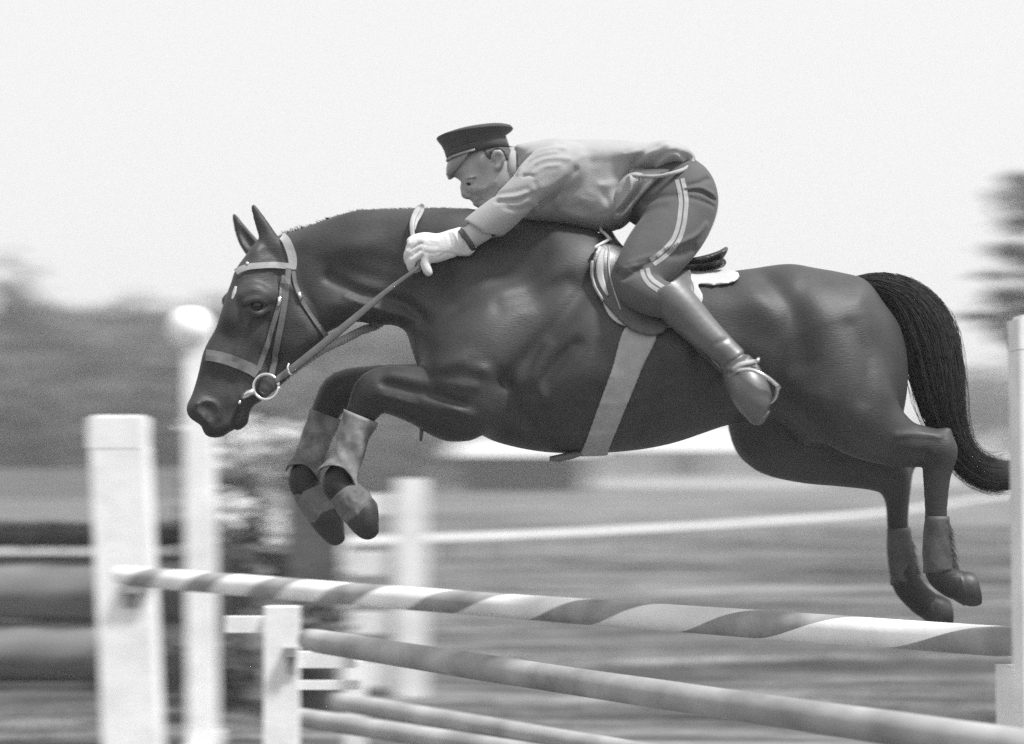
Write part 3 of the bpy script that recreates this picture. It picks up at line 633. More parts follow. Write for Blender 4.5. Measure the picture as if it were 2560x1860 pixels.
mb = MB(); mb.rings([cap_ring((1112,382),(1266,343),.0885), cap_ring((1111,379),(1265,340),.0885)], closed_ends=False); mb.obj('band_piping', M['capcloth'], cap)
top, bot = [], []
a, b = P(1119, 404), P(1275, 368); c = (a+b)/2; u = (b-a)/2
dn = (P(1121, 449)-P(1119, 404)); nr_ = u.normalized()
for k in range(25):
    t = math.pi+(-70+140*k/24)*math.pi/180; base = c+u*math.cos(t)+Vector((0, math.sin(t)*.084, 0)); w_ = max(0, math.cos((-70+140*k/24)*math.pi/180*1.28))**.7
    top.append([base, base+dn*w_*.35-nr_*.006*w_, base+dn*w_*.7-nr_*.007*w_, base+dn*w_])
mb = MB(); n_ = len(top)
rr = [[p for p in row]+[p+nr_*.004 for p in reversed(row)] for row in top]; mb.rings(rr); mb.obj('peak', M['peak'], cap)
mb = MB(); pts = []
for k in range(15):
    t = math.pi+(-84+168*k/14)*math.pi/180; pts.append((c+u*math.cos(t)*1.02+Vector((0, math.sin(t)*.087, 0))+Vector((0, 0, .004))))
mb.tube(pts, .0042, n=8); mb.obj('chin_strap', M['stripe'], cap)
# jacket
JF = Field(1080, 310, 1790, 640, -.36, .36, .005)
jp_old = [(1285,366),(1305,361),(1333,356),(1383,349),(1420,352),(1480,352),(1533,353),(1580,358),(1617,361),(1650,356),(1683,361),(1715,376),(1732,398),(1734,410),(1712,432),(1683,463),(1645,482),(1605,522),(1570,562),(1530,580),(1483,578),(1440,570),(1395,562),(1350,560),(1303,553),(1285,520),(1275,480),(1277,430),(1283,390)]
jp = [(1285,366),(1305,361),(1333,356),(1383,349),(1420,352),(1480,352),(1533,353),(1580,358),(1617,361),(1650,356),(1683,361),(1715,376),(1734,396),(1738,410),(1715,425),(1685,436),(1642,445),(1605,442),(1582,445),(1575,480),(1570,530),(1562,560),(1530,578),(1483,578),(1440,570),(1395,562),(1350,560),(1303,553),(1285,520),(1275,480),(1277,430),(1283,390)]
JF.inflate(jp, [(1290,420,.07,.05),(1350,430,.15,.08),(1400,420,.18,.09),(1420,520,.15,.09),(1520,470,.155,.10),(1550,540,.15,.08),(1600,420,.185,.09),(1690,410,.225,.07),(1640,440,.21,.06)], k=.02, blur=5)
for sg in (-1, 1):
    JF.chain([(1405,412,sg*.14,56),(1375,425,sg*.17,56),(1330,462,sg*.19,48),(1292,497,sg*.195,44),(1260,528,sg*.19,44),(1225,556,sg*.18,45),(1190,583,sg*.172,44)], k=.03)
def cut(Fd, p, dirpx, lo, hi, y=0.0):
    """slice the field flat: everything on the dirpx side of p inside the px box goes"""
    q = P(*p, y); n = Vector((dirpx[0], 0, -dirpx[1])).normalized(); a = P(lo[0], hi[1], y); b = P(hi[0], lo[1], y)
    sl, X, Y, Z = Fd.box((a.x, -9, a.z), (b.x, 9, b.z)); Fd.f[sl] = np.maximum(Fd.f[sl], ((X-q.x)*n.x+(Z-q.z)*n.z).astype(np.float32))
cut(JF, (1199,580), (-46,77*.8), (1085,520), (1262,638), -.18)
fold = z3(1050,290,(740,400),(830,290),(960,250),(1080,240)); FO = [(fold,5,.009,-.2)]
FO += [(z3(1050,290,*p), w_, a_, -.2) for p, w_, a_ in [
    ([(735,440),(800,350),(900,300),(1020,280)],4,.009),([(790,440),(860,370),(980,330),(1120,330)],5,.009),([(850,450),(930,400),(1040,385)],4,.007),([(700,330),(780,270),(900,215),(1000,195)],5,.008),
    ([(560,600),(690,592),(800,565)],5,-.007),([(580,655),(720,655),(840,600)],4,-.009),([(640,700),(740,715),(830,680)],4,-.007),([(780,470),(815,462),(850,470)],2.5,-.008),([(860,520),(880,580),(840,640)],5,-.006),
    ([(600,625),(720,620),(800,595)],4,.006),([(880,560),(1000,520),(1100,440)],6,.004),
    ([(1165,400),(1110,470),(1010,570),(900,640)],6,-.014),([(1050,640),(1000,700),(930,760)],8,-.010),([(1030,620),(1100,700),(1220,740)],8,.008),
    ([(1640,350),(1740,265),(1850,215)],6,.008),([(1600,330),(1700,250),(1780,215)],5,-.006),([(1760,400),(1830,330),(1900,300),(1990,330)],5,.011),([(1790,420),(1870,360),(1950,350)],4,-.009),([(1740,450),(1850,400),(1960,365),(2035,350)],5,.012),
    ([(1700,330),(1800,270),(1920,250)],6,.006),([(1390,560),(1430,660),(1470,760)],7,-.006),([(1180,640),(1300,690),(1380,600)],9,-.005),([(1300,330),(1420,320),(1600,330)],10,-.003)]]
for pl, wd, am, yy in FO: JF.relief(pl, wd*1.35, max(am, -.011)*.62, yy)
for i in range(46):     # small random creases of worn wool
    x, y_ = random.uniform(1320, 1720), random.uniform(365, 540); a = random.uniform(-.9, .3); l = random.uniform(15, 45)
    JF.relief([(x, y_), (x+l*math.cos(a), y_+l*math.sin(a))], random.uniform(5, 10), random.choice((-1, 1))*random.uniform(.0006, .0018), -.18, side=random.choice((-1, -1, 0)))
JF.chain([(1734,404,-.12,4),(1712,422,-.18,4.5),(1685,432,-.212,5),(1642,441,-.205,4.5),(1605,440,-.190,4),(1577,438,-.175,4)], k=.016)
SF = Field(1480, 400, 1720, 600, -.3, .3, .005)
SF.inflate([(1540,450),(1580,432),(1690,425),(1700,445),(1684,463),(1645,482),(1605,522),(1568,560),(1545,572),(1520,560),(1512,500),(1520,478)], [(1530,500,.165,.05),(1600,470,.195,.06),(1660,450,.215,.06),(1560,540,.155,.05)], k=.01, blur=2)
for pl, w_, a_ in [([(1575,440),(1572,480),(1545,520)],5,.008),([(1640,445),(1600,490),(1560,535)],6,.007),([(1610,440),(1590,480),(1550,525)],5,-.008),([(1670,450),(1625,475),(1585,515)],5,-.006)]: SF.relief(pl, w_, a_, -.18)
sv, sf_ = SF.mesh(2); mesh_obj('jacket_skirt', sv, sf_, M['jacket'], rider)
JF.chain([(1212,572,-.176,33),(1185,590,-.17,34),(1160,608,-.165,34)], k=.004, sub=True); JF.chain([(1212,572,.176,33),(1185,590,.17,34),(1160,608,.165,34)], k=.004, sub=True)
jv, jf_ = JF.mesh(2); mesh_obj('jacket', jv, jf_, M['jacket'], rider); JB = bvh_of(jv, jf_)
mb = MB(); q = spline([(1283,366,0),(1279,385,-.05),(1279,410,-.068),(1278,435,-.066),(1276,458,-.05),(1272,470,-.02),(1271,472,0)], 5)
pts = [P(a[0], a[1], a[2]) for a in q]; pts2 = [Vector((p.x, -p.y, p.z)) for p in reversed(pts[:-1])]; loop = pts+pts2
rr = []
for i, p in enumerate(loop): rr.append([p+Vector((-.013, 0, .002)), p+Vector((-.010, -.004 if p.y < 0 else .004, 0)), p+Vector((.014, -.012 if p.y < 0 else .012, 0)), p+Vector((.016, 0, 0))])
mb.rings(rr); mb.obj('collar', M['jacket'], rider)
# wristwatch strap, shirt cuff
mb = MB(); pts = [P(1166,598,-.162)+Vector((0,0,0)) for _ in range(1)]
c = P(1167, 600, -.163); ax = (P(1195,577,-.17)-P(1150,610,-.16)).normalized(); s_ = Vector((0, 1, 0)); v_ = ax.cross(s_).normalized()
rr = [[c+ax*du+(s_*math.cos(t)+v_*math.sin(t))*(.040+dr) for t in np.linspace(0, 2*math.pi, 24, endpoint=False)] for du, dr in ((-.009, 0), (-.008, .003), (.008, .003), (.009, 0))]
mb.rings(rr, closed_ends=False); mb.obj('watch_strap', M['leather'], rider)
for sg in (-1, 1):
    a, b = P(1212,567,sg*.176), P(1170,597,sg*.164); ax = (b-a).normalized(); v_ = ax.cross(s_).normalized(); mb = MB()
    rr = [[a+(b-a)*t_+(s_*math.cos(t)+v_*math.sin(t))*(r_*(1+.04*math.sin(3*t+t_*5))) for t in np.linspace(0, 2*math.pi, 24, endpoint=False)] for t_, r_ in ((0, .043), (.3, .041), (.6, .038), (.9, .037), (1, .036), (.95, .030))]
    mb.rings(rr, closed_ends=False); mb.obj('shirt_cuff', M['white'], rider)
# breeches
QF = Field(1500, 385, 1830, 860, -.46, .46, .005)
for sg in (-1, 1):
    QF.chain([(1690,478,sg*.075,88),(1703,502,sg*.10,91),(1692,545,sg*.13,88),(1670,590,sg*.17,82),(1632,640,sg*.215,76),(1600,688,sg*.255,64),(1598,718,sg*.285,54),(1630,740,sg*.31,48),(1668,752,sg*.32,44)], k=.035)
QF.chain([(1620,500,-.03,70),(1680,470,0,72),(1700,480,0,80)], k=.04, sy=1.4, n=2)
BW = [(z3(1050,290,*p), w_, a_, -.25) for p, w_, a_ in [
    ([(1990,560),(2100,555),(2230,600)],5,-.008),([(2010,515),(2090,490),(2180,440)],6,-.009),([(2000,600),(2100,620),(2215,650)],5,-.006),([(2010,530),(2110,520),(2215,560)],6,.007),
    ([(1600,1180),(1700,1130),(1760,1080)],5,-.008),([(1560,1120),(1640,1090),(1760,1060)],6,.005),([(1830,1010),(1950,960),(2080,890),(2160,800)],6,.009),([(1860,1060),(1960,1040),(2050,980)],10,-.008),
    ([(1700,620),(1800,600),(1920,590)],9,-.006),([(1480,1180),(1520,1230),(1640,1180)],7,-.012),([(1660,740),(1740,700),(1830,680)],12,-.004),([(1530,1160),(1600,1140)],4,.005)]]
for pl, wd, am, yy in BW: QF.relief(pl, wd, am, yy)
qv, qf_ = QF.mesh(2); mesh_obj('breeches', qv, qf_, M['breeches'], rider); QB = bvh_of(qv, qf_)
for pts in ([(1699,448),(1706,478),(1709,505),(1707,530),(1703,560),(1692,595),(1674,620),(1652,640),(1630,656)], [(1612,672),(1616,690),(1628,706),(1645,718),(1664,730)]):
    for o_ in (-7, 7):
        mb = MB(); q = []
        for i, p in enumerate(pts):
            a = pts[max(i-1, 0)]; b = pts[min(i+1, len(pts)-1)]; t = np.array([b[0]-a[0], b[1]-a[1]], float); t /= np.linalg.norm(t); q.append((p[0]-t[1]*o_, p[1]+t[0]*o_))
        strap(mb, QB, q, 10.5, off=-.0012, thick=.0026, n=4); mb.obj('stripe', M['stripe'], rider, smooth=False)
# boots
for sg in (-1, 1):
    KF = Field(1560, 660, 1990, 1100, -.56 if sg < 0 else .16, -.16 if sg < 0 else .56, .005)
    KF.chain([(1660,726,sg*.318,50),(1700,770,sg*.325,50),(1750,822,sg*.335,43),(1800,868,sg*.345,36),(1838,902,sg*.355,32),(1856,930,sg*.37,36)], k=.02)
    KF.chain([(1858,935,sg*.37,36),(1868,965,sg*.385,48),(1885,1000,sg*.395,44),(1893,1030,sg*.39,27),(1892,1042,sg*.385,20)], k=.03)
    KF.chain([(1830,925,sg*.36,20),(1838,950,sg*.36,22)], k=.03, n=1)
    cut(KF, (1668,712), (-24,-40), (1565,665), (1715,800), -.32)
    cut(KF, (1640,745), (-44,-30), (1565,700), (1680,830), -.32) if False else None
    for p, w_, a_ in [([(1812,915),(1838,900),(1868,880)],4,-.008),([(1818,925),(1845,915),(1872,893)],4,.006),([(1826,938),(1850,930),(1885,915)],4,-.006),([(1905,1040),(1928,1010),(1938,975)],3,-.008),([(1790,860),(1815,850)],6,-.003)]:
        KF.relief(p, w_, a_, -.38, side=0)
    kv, kf_ = KF.mesh(2); bo = mesh_obj('boot', kv, kf_, M['boot'], rider)
    if sg < 0:
        KB = bvh_of(kv, kf_); mb = MB(); strap(mb, KB, [(1832,925,9),(1850,913,11),(1870,907,12),(1890,905,9)], 11, off=.001, thick=.004, n=4); mb.obj('spur_strap', M['paleleather'], bo) if False else mesh_obj('spur_strap', mb.v, mb.f, M['paleleather'], rider)
        mb = MB(); mb.tube([P(1886,908,-.42), P(1898,896,-.42), P(1893,903,-.43)], .006); mesh_obj('spur', mb.v, mb.f, M['metal'], rider)
# gloves
for sg in (-1, 1):
    GF = Field(1000, 550, 1200, 710, -.26 if sg < 0 else .04, -.04 if sg < 0 else .26, .0032)
    y = sg*.160
    GF.chain([(1160,606,y,33),(1140,606,y,33),(1115,614,y,33),(1085,622,y,34),(1062,624,y,31)], k=.01, sy=.62)
    GF.chain([(1148,578,y,8),(1163,604,y,29),(1170,632,y,6)], k=.01, sy=1, n=2)
    for i, (k0_, k1_, k2_, k3_) in enumerate([((1055,602),(1030,612),(1026,632),(1040,640)), ((1050,616),(1024,630),(1022,652),(1038,660)), ((1052,632),(1030,648),(1030,670),(1044,672)), ((1066,640),(1062,656),(1067,672),(1072,682))]):
        o_ = sg*(.012-.002*i)
        GF.chain([(*k0_, y+o_, 12), (*k1_, y+o_*.9, 11.5), (*k2_, y-sg*.012 if i < 3 else y+o_, 10.5), (*k3_, y-sg*.028 if i < 3 else y+o_*.5, 9)], k=.006, n=3)
        GF.chain([(k0_[0]-3, k0_[1], y+o_*1.3, 11)]*2, k=.006, n=1)
    GF.chain([(1092,600,y-sg*.01,14),(1065,594,y-sg*.015,12),(1042,597,y-sg*.02,11),(1026,604,y-sg*.015,10)], k=.008)
    for p, w_, a_ in [([(1120,585),(1128,610),(1122,640)],4,-.004),([(1133,580),(1145,605),(1148,640)],3,.004),([(1100,640),(1120,632),(1150,640)],3,-.003),([(1060,612),(1078,616),(1095,615)],2.5,-.002),([(1062,630),(1080,634),(1100,630)],2.5,-.002),([(1156,590),(1162,610),(1160,630)],3,-.004),([(1075,600),(1095,604)],3,.002)]:
        GF.relief(p, w_, a_, -.18, side=0)
    for p, w_, a_ in [([(1052,609),(1038,618),(1028,626)],2,-.004),([(1052,625),(1038,636),(1028,644)],2,-.004),([(1056,640),(1046,656),(1040,668)],2.5,-.005)]: GF.relief(p, w_, a_, -.18, side=0)
    cut(GF, (1168,600), (1,-.25), (1120,560), (1198,700), y) if False else None
    gv, gf_ = GF.mesh(2); mesh_obj('glove', gv, gf_, M['glove'], rider)
# ================================================================== THE GROUND
def fld(px, py, z=0.0):
    """the point at height z seen at a photo pixel"""
    d = (P(px, py, 0)-CAMP); t = (z-CAMZ)/d.z; return CAMP+d*t
gm = bpy.data.materials.new('dry_turf'); gm.use_nodes = True; n = gm.node_tree; b = n.nodes['Principled BSDF']; b.inputs['Roughness'].default_value = .95; b.inputs['Specular IOR Level'].default_value = .1
tc = n.nodes.new('ShaderNodeTexCoord'); acc = None
for sc_, det, lo, hi, st, rot in ((.35, 6, .074, .185, (.22, 1, 1), -.12), (1.1, 6, .42, 1.65, (.2, 1, 1), .10), (4.5, 5, .45, 1.6, (.16, 1, 1), .06), (22, 4, .75, 1.3, (1, 1, 1), 0)):
    mp = n.nodes.new('ShaderNodeMapping'); mp.inputs['Scale'].default_value = st; mp.inputs['Rotation'].default_value = (0, 0, rot); n.links.new(tc.outputs['Object'], mp.inputs[0])
    nz = n.nodes.new('ShaderNodeTexNoise'); nz.inputs['Scale'].default_value = sc_; nz.inputs['Detail'].default_value = det; n.links.new(mp.outputs[0], nz.inputs[0])
    mr = n.nodes.new('ShaderNodeMapRange'); mr.inputs[1].default_value = .32; mr.inputs[2].default_value = .68; mr.inputs[3].default_value = lo; mr.inputs[4].default_value = hi; n.links.new(nz.outputs[0], mr.inputs[0])
    if acc is None: acc = mr.outputs[0]
    else:
        mu = n.nodes.new('ShaderNodeMath'); mu.operation = 'MULTIPLY'; n.links.new(acc, mu.inputs[0]); n.links.new(mr.outputs[0], mu.inputs[1]); acc = mu.outputs[0]
n.links.new(acc, b.inputs['Base Color'])
N = 90; xs_ = np.sinh(np.linspace(-4.38, 4.38, N))*8; ys_ = np.sinh(np.linspace(-2.0, 4.38, N))*8
V = [(x, y, 0.03*math.sin(x*.35+1)*math.sin(y*.23)+(.02*math.sin(x*.9+y*.6)) if abs(x) < 40 and abs(y) < 60 else 0) for x in xs_ for y in ys_]
F = [(i*N+j, (i+1)*N+j, (i+1)*N+j+1, i*N+j+1) for i in range(N-1) for j in range(N-1)]
g = mesh_obj('ground', V, F, gm, kind='structure')
M['blade'] = mat('grass_blade', .09, .8, .5, 3, v2=.2)
nb = 70000; r = RNG.random(nb); Y = 2.5+r**1.6*34; X = (RNG.random(nb)-.5)*(Y+6)*.75; patch = np.sin(X*.7+Y*.9)+np.sin(X*.23-Y*2.1)+RNG.normal(0, .8, nb); k = patch > -.2; X, Y = X[k], Y[k]; nb = len(X)
a = RNG.random(nb)*6.28; hgt = RNG.uniform(.03, .085, nb)*(1+Y*.012); wd = .004+Y*.0005; lx, ly = RNG.normal(0, .025, nb), RNG.normal(0, .025, nb)
Z = 0.03*np.sin(X*.35+1)*np.sin(Y*.23)+.02*np.sin(X*.9+Y*.6)-.01
v = np.stack([np.stack([X-np.cos(a)*wd, Y-np.sin(a)*wd, Z], 1), np.stack([X+np.cos(a)*wd, Y+np.sin(a)*wd, Z], 1), np.stack([X+lx, Y+ly, Z+hgt], 1)], 1).reshape(-1, 3)
mesh_obj('grass', v, np.arange(nb*3).reshape(-1, 3), M['blade'], smooth=False, kind='stuff', label='short tufts of dry grass across the jumping field', cat='grass')
# ================================================================== THE FENCES
M['paint'] = mat('white_paint', .82, .7, .14, 6, .001, 40)
M['paint2'] = mat('weathered_white_paint', .55, .7, .14, 2.5, .002, 25)
M['greypaint'] = mat('grey_paint', .30, .7, .3, 9, .001, 40)
M['palewood'] = mat('pale_peeled_wood', .33, .7, .38, 5, .002, 30, bstretch=(1, 1, 1))
M['board'] = mat('weathered_board', .18, .85, .35, 2.2, .003, 14, stretch=(.4, 1, 3))
M['tar'] = mat('tarred_wood', .08, .8, .3, 5, .003, 20)
M['brush'] = mat('cut_brush', .03, .9, .4, 9)
SI = [-.06, .042, .135, .235, .335, .460, .608, .763, .949, 1.15]
def pole(name, A, B, dia, label, group, stripes=None, m=None):
    A, B = Vector(A), Vector(B); d = (B-A); L = d.length; d.normalize(); u = Vector((0, 0, 1)); u = (u-d*u.dot(d)).normalized(); v_ = d.cross(u)
    ns, nr = (300 if stripes else 40), (48 if stripes else 20); mb = MB(); rr = []
    for i in range(ns+1):
        s = L*i/ns; ra = dia/2*(1+.02*math.sin(s*2.3)+.012*math.sin(s*7.1)); sag = -.006*math.sin(math.pi*i/ns); e = 1 if 0 < i < ns else .93
        tw = 2*math.pi*float(np.interp(s/L*1.03, SI, range(-1, 9))) if stripes else 0
        rr.append([A+d*s+u*(math.cos(k*2*math.pi/nr-tw)*ra*e+sag)+v_*math.sin(k*2*math.pi/nr-tw)*ra*e for k in range(nr)])
    mb.rings(rr)
    o = mesh_obj(name, mb.v, mb.f, [M['paint'], M['greypaint']] if stripes else m, origin=tuple(A), label=label, cat='rail', group=group)
    if stripes:
        pitch, frac, ph = stripes
        mi = [1 if ((k+.5)/nr+ph) % 1 < frac else 0 for i in range(ns) for k in range(nr)]+[0, 0]
        o.data.polygons.foreach_set('material_index', mi)
    return o
hgt = CAMZ-.54
A = P(300, 1436, 8.5-DIST); B = P(2590, 1604, 5.35-DIST); A.z = B.z = hgt
pole('striped_pole', A, B+(B-A)*.03, .092, 'top rail wound with broad white and grey spiral stripes below the horse', None, stripes=(.57, .44, -.146))
A2 = P(767, 1594, 7.0-DIST); B2 = P(2600, 1858, 4.35-DIST); A2.z = B2.z = CAMZ-.69
pole('plain_pole', A2, B2, .088, 'second rail, plain pale and unstriped, held below the striped top rail', None, m=M['palewood'])
for (px_, py_), s_, lb in (((700,1786),.148,'lower grey rail starting furthest left at the bottom edge'), ((838,1752),.166,'lower grey rail starting just right of the other low rail')):
    D = 8.5; a = P(px_, py_, D-DIST); vx = px_-(py_-HORIZ)/s_; dr = Vector((-(vx-W0/2), -FPX, 0)).normalized()
    pole('low_pole', a, a+dr*4.2, .085, lb, 'low grey rails at the bottom edge', m=M['palewood'])
def wing(name, px0, px1, pytop, D, label, cat, group=None, m=None, cap=.06, cup=None, base=True, depth=None, extra=None, tilt=0):
    """an upright show-jump post standing on the ground"""
    a = P(px0, pytop, D-DIST); b = P(px1, pytop, D-DIST); w_ = (b.x-a.x); cx = (a.x+b.x)/2; top_ = a.z; dp = depth or w_*.7
    e = empty(name, (cx, D-DIST, 0), label, cat, group or ('white posts holding the jump rails' if name == 'jump_standard' else None))
    mb = MB(); rr = []
    for z, k in ((0, 1.0), (top_-cap-.01, .99), (top_-cap, .985)):
        o_ = tilt*(1-z/top_)*w_; rr.append([(cx+o_+sx*w_/2*k, D-DIST+sy*dp/2, z) for sx, sy in ((-1,-1),(1,-1),(1,1),(-1,1))])
    mb.rings(rr); mb.obj('post', m or M['paint'], e, smooth=False)
    if cap:
        mb = MB(); mb.box((cx-w_*.505, D-DIST-dp*.51, top_-cap), (cx+w_*.505, D-DIST+dp*.51, top_-.012)); mb.box((cx-w_*.42, D-DIST-dp*.42, top_-.012), (cx+w_*.42, D-DIST+dp*.42, top_)); mb.obj('cap', M['paint'], e, smooth=False)
    if cup:
        for z, ex in cup:
            mb = MB(); mb.box((cx+w_*.1, D-DIST-dp/2-.05, z-.09), (cx+w_*.5+ex, D-DIST-dp/2-.002, z-.055)); mb.box((cx+w_*.2, D-DIST-dp/2-.014, z-.16), (cx+w_*.45, D-DIST-dp/2-.002, z-.09)); mb.obj('cup', M['greypaint'], e, smooth=False)
    if base:
        mb = MB(); mb.box((cx-.06, D-DIST-.55, .0), (cx+.06, D-DIST+.55, .10)); mb.obj('foot', m or M['paint'], e, smooth=False)
    return e, cx, w_, dp, top_
e, *_ = wing('jump_standard', 232, 366, 1038, 8.72, 'thick white square post with a flat cap holding the striped rail', 'jump standard', cap=.16, cup=[(hgt, .05)], tilt=.38)
e, cx, w_, dp, t_ = wing('jump_standard', 462, 532, 815, 9.6, 'tall slim white post topped by a white ball', 'jump standard', cap=0, tilt=.3)
mb = MB(); ball_c = P(476, 820, 3.6); o = ball('ball_finial', (0, 0, 0), .12, M['paint'], e); o.location = Vector(ball_c)-Vector(e.location); 
o.data.transform(Matrix.Translation(Vector(e.location)))
e, cx, w_, dp, t_ = wing('jump_standard', 664, 748, 1516, 7.3, 'low white post with side arms holding the plain rail', 'jump standard', cap=0, cup=[(CAMZ-.69, .0)])
for (x0, y0, x1, y1) in ((566,1540,664,1580),(748,1628,890,1668),(690,1700,900,1722)):
    mb = MB(); a = P(x0, y0, 1.36); b = P(x1, y1, 1.36); mb.box((a.x, 1.33, b.z), (b.x, 1.37, a.z)); mb.obj('arm', M['paint'], e, smooth=False)
e, cx, w_, dp, t_ = wing('jump_standard', 862, 915, 1650, 8.7, 'short white post standing behind the low rails', 'jump standard', cap=0, base=False)
# ladder shaped wing behind the forelegs
e, cx, w_, dp, t_ = wing('fence_wing', 992, 1066, 1196, 12.2, 'white ladder-like wing with open horizontal bars behind the forelegs', 'fence wing', cap=0, base=False)
for (y0, y1, x0) in ((1234,1286,876),(1380,1438,852),(1530,1584,840),(1658,1716,820)):
    a = P(x0, y0, 6.2); b = P(1000, y1, 6.2); mb = MB(); mb.box((a.x, 6.18, b.z), (b.x, 6.22, a.z)); mb.obj('bar', M['paint'], e, smooth=False)
a = P(858, 1250, 6.26); mb = MB(); mb.box((a.x-.03, 6.23, 0), (a.x+.03, 6.29, a.z)); mb.obj('side_rail', M['paint'], e, smooth=False)
wing('dark_post', 722, 850, 1132, 11.5, 'broad dark tarred post standing behind the hanging front hooves', 'post', m=M['tar'], cap=0, base=False)
# near right post, partly outside the picture
e, *_ = wing('jump_standard', 2534, 2690, 790, 5.25, 'white post cut by the right edge of the picture', 'jump standard', cap=.1, cup=None, tilt=0)
a = P(2500, 1665, -.6); b = P(2680, 1900, -.6); mb = MB(); mb.box((a.x, -.75, .05), (b.x, -.55, a.z)); mb.obj('foot_block', M['paint'], e, smooth=False)
# planked obstacle on the left
D = 12.8; yy = D-DIST; e = empty('log_wall', (P(100,1500,yy).x, yy, 0), 'long wall of stacked rough logs topped by a white rail and dark brush', 'jump wall')
def zat(py_): return P(100, py_, yy).z
x0, x1 = P(-700, 1400, yy).x, P(655, 1400, yy).x
mb = MB(); mb.box((x0, yy-.16, zat(1386)), (x1, yy-.10, zat(1364))); mb.obj('top_rail', M['paint2'], e, smooth=False)
for (ya, yb) in ((1384,1550),(1550,1706)):
    zc, rr_ = (zat(ya)+zat(yb))/2, (zat(ya)-zat(yb))/2; mb = MB(); rg = []
    for i in range(90):
        x = x0+(x1-x0)*i/89; rg.append([(x, yy+math.cos(t)*rr_*.8*(1+.04*math.sin(i*.5+t*3)+random.gauss(0, .008)), zc+math.sin(t)*rr_*(1+.03*math.sin(i*.3+t*2))) for t in np.linspace(0, 2*math.pi, 28, endpoint=False)])
    mb.rings(rg); mb.f = [tuple(reversed(f)) for f in mb.f]; mb.obj('log', M['board'], e)
mb = MB(); mb.box((x0, yy-.2, 0), (x1, yy+.2, zat(1700))); mb.obj('base_shadow', M['tar'], e, smooth=False)  # dark strip along the wall's foot, its colour standing in for the shadow line
mb = MB()
for i in range(5200):
    x = random.uniform(x0, x1); z = random.uniform(zat(1362), zat(1316)); y = yy+random.gauss(0, .09); l = random.uniform(.06, .16); dx, dy = random.gauss(0, .05), random.gauss(0, .05)
    mb.add([(x-.006, y, z-l*.4), (x+.006, y, z-l*.4), (x+dx, y+dy, z+l*.6)], [(0, 1, 2)])
rr = [[(x, yy+math.cos(t)*.10, (zat(1362)+zat(1322))/2+math.sin(t)*(zat(1322)-zat(1362))*.52) for t in np.linspace(0, 2*math.pi, 12, endpoint=False)] for x in (x0, x1)]
mb.rings(rr); mb.obj('brush', M['brush'], e)
# flower boxes and small shrubs between the standards
M['leaf'] = mat('leaf', .10, .7, .5, 3, v2=.2); M['paleleaf'] = mat('pale_blossom', .7, .8, .3, 5); M['leaf2'] = mat('far_leaf', .11, .8, .4, .8, v2=.19); M['bark'] = mat('bark', .10, .9, .4, 6, .01, 20)
def leaves(mb, c, rad, n, size, flatz=1.0, clump=6, nrm=None):
    cl = [np.array([random.gauss(0, .45), random.gauss(0, .45), random.gauss(0, .45)]) for _ in range(clump)]
    for i in range(n):
        k = random.choice(cl); p = np.array(k)*.9+np.array([random.gauss(0, .26), random.gauss(0, .26), random.gauss(0, .26)])
        q = Vector((c[0]+p[0]*rad[0], c[1]+p[1]*rad[1], c[2]+p[2]*rad[2])); s = size*random.uniform(.5, 1.3)
        u = Vector((random.gauss(0,1), random.gauss(0,1), random.gauss(0,1))).normalized(); v_ = u.cross(Vector((random.gauss(0,1), random.gauss(0,1), random.gauss(0,1)))).normalized()
        mb.add([q-u*s, q+v_*s*.5, q+u*s, q-v_*s*.5], [(0, 1, 2, 3)])
for (px_, py_, D, rd, n_, m_, lb) in ((590,1240,12.6,(.30,.25,.24),1500,'leaf','tall dark leafy shrub behind the ball-topped post'),(605,1120,12.0,(.36,.3,.17),1600,'paleleaf','pale flowering shrub, the higher and farther one left of the hooves'),
        (600,1420,11.6,(.35,.3,.22),1300,'leaf','middle leafy shrub between the two slim posts'),(560,1290,11.4,(.14,.14,.16),500,'paleleaf','small pale blossoming bush in front of the dark shrub'),(640,1250,13.0,(.25,.25,.35),900,'paleleaf','pale blossoming bush beside the broad dark post'),(800,1570,11.2,(.28,.25,.22),1300,'leaf','low dark shrub at the foot of the broad dark post'),(480,1640,11,(.3,.25,.22),1100,'leaf','lowest leafy shrub at the foot of the log wall')):
    c_ = P(px_, py_, D-DIST); e = empty('shrub', (c_.x, c_.y, 0), lb, 'shrub', 'shrubs between the jump posts')
    mb = MB(); leaves(mb, c_, rd, n_, .035, clump=9); mb.obj('foliage', M[m_], e, smooth=False)
    mb = MB()
    for k in range(5): mb.tube([(c_.x+random.gauss(0,.02), c_.y, 0), (c_.x+random.gauss(0,.05), c_.y+random.gauss(0,.05), c_.z*.6), (c_.x+random.gauss(0,rd[0]*.4), c_.y+random.gauss(0,.1), c_.z)], [.014, .01, .005], n=6)
    mb.obj('stem', M['bark'], e)
# low white rail around the field
e = empty('boundary_rail', fld(1500, 1330, .3), 'low white boundary rail curving across the field behind the horse', 'rail fence')
q = [fld(700, 1352, .42), fld(950, 1343, .42), fld(1300, 1331, .42), fld(1600, 1317, .42), fld(1900, 1300, .42), fld(2210, 1277, .42), fld(2330, 1262, .42), fld(2480, 1240, .42), fld(2620, 1226, .42)]
mb = MB(); rr = [[p+Vector((0, -.02, -.08)), p+Vector((0, .02, -.08)), p+Vector((0, .02, .02)), p+Vector((0, -.02, .02))] for p in [Vector(a) for a in spline([tuple(p) for p in q], 6)]]
mb.rings(rr); mb.obj('board', M['paint'], e, smooth=False)
for p in spline([tuple(p) for p in q], 3): mb = MB(); mb.box((p[0]-.04, p[1]+.022, 0), (p[0]+.04, p[1]+.09, p[2])); mb.obj('stake', M['paint2'], e, smooth=False)
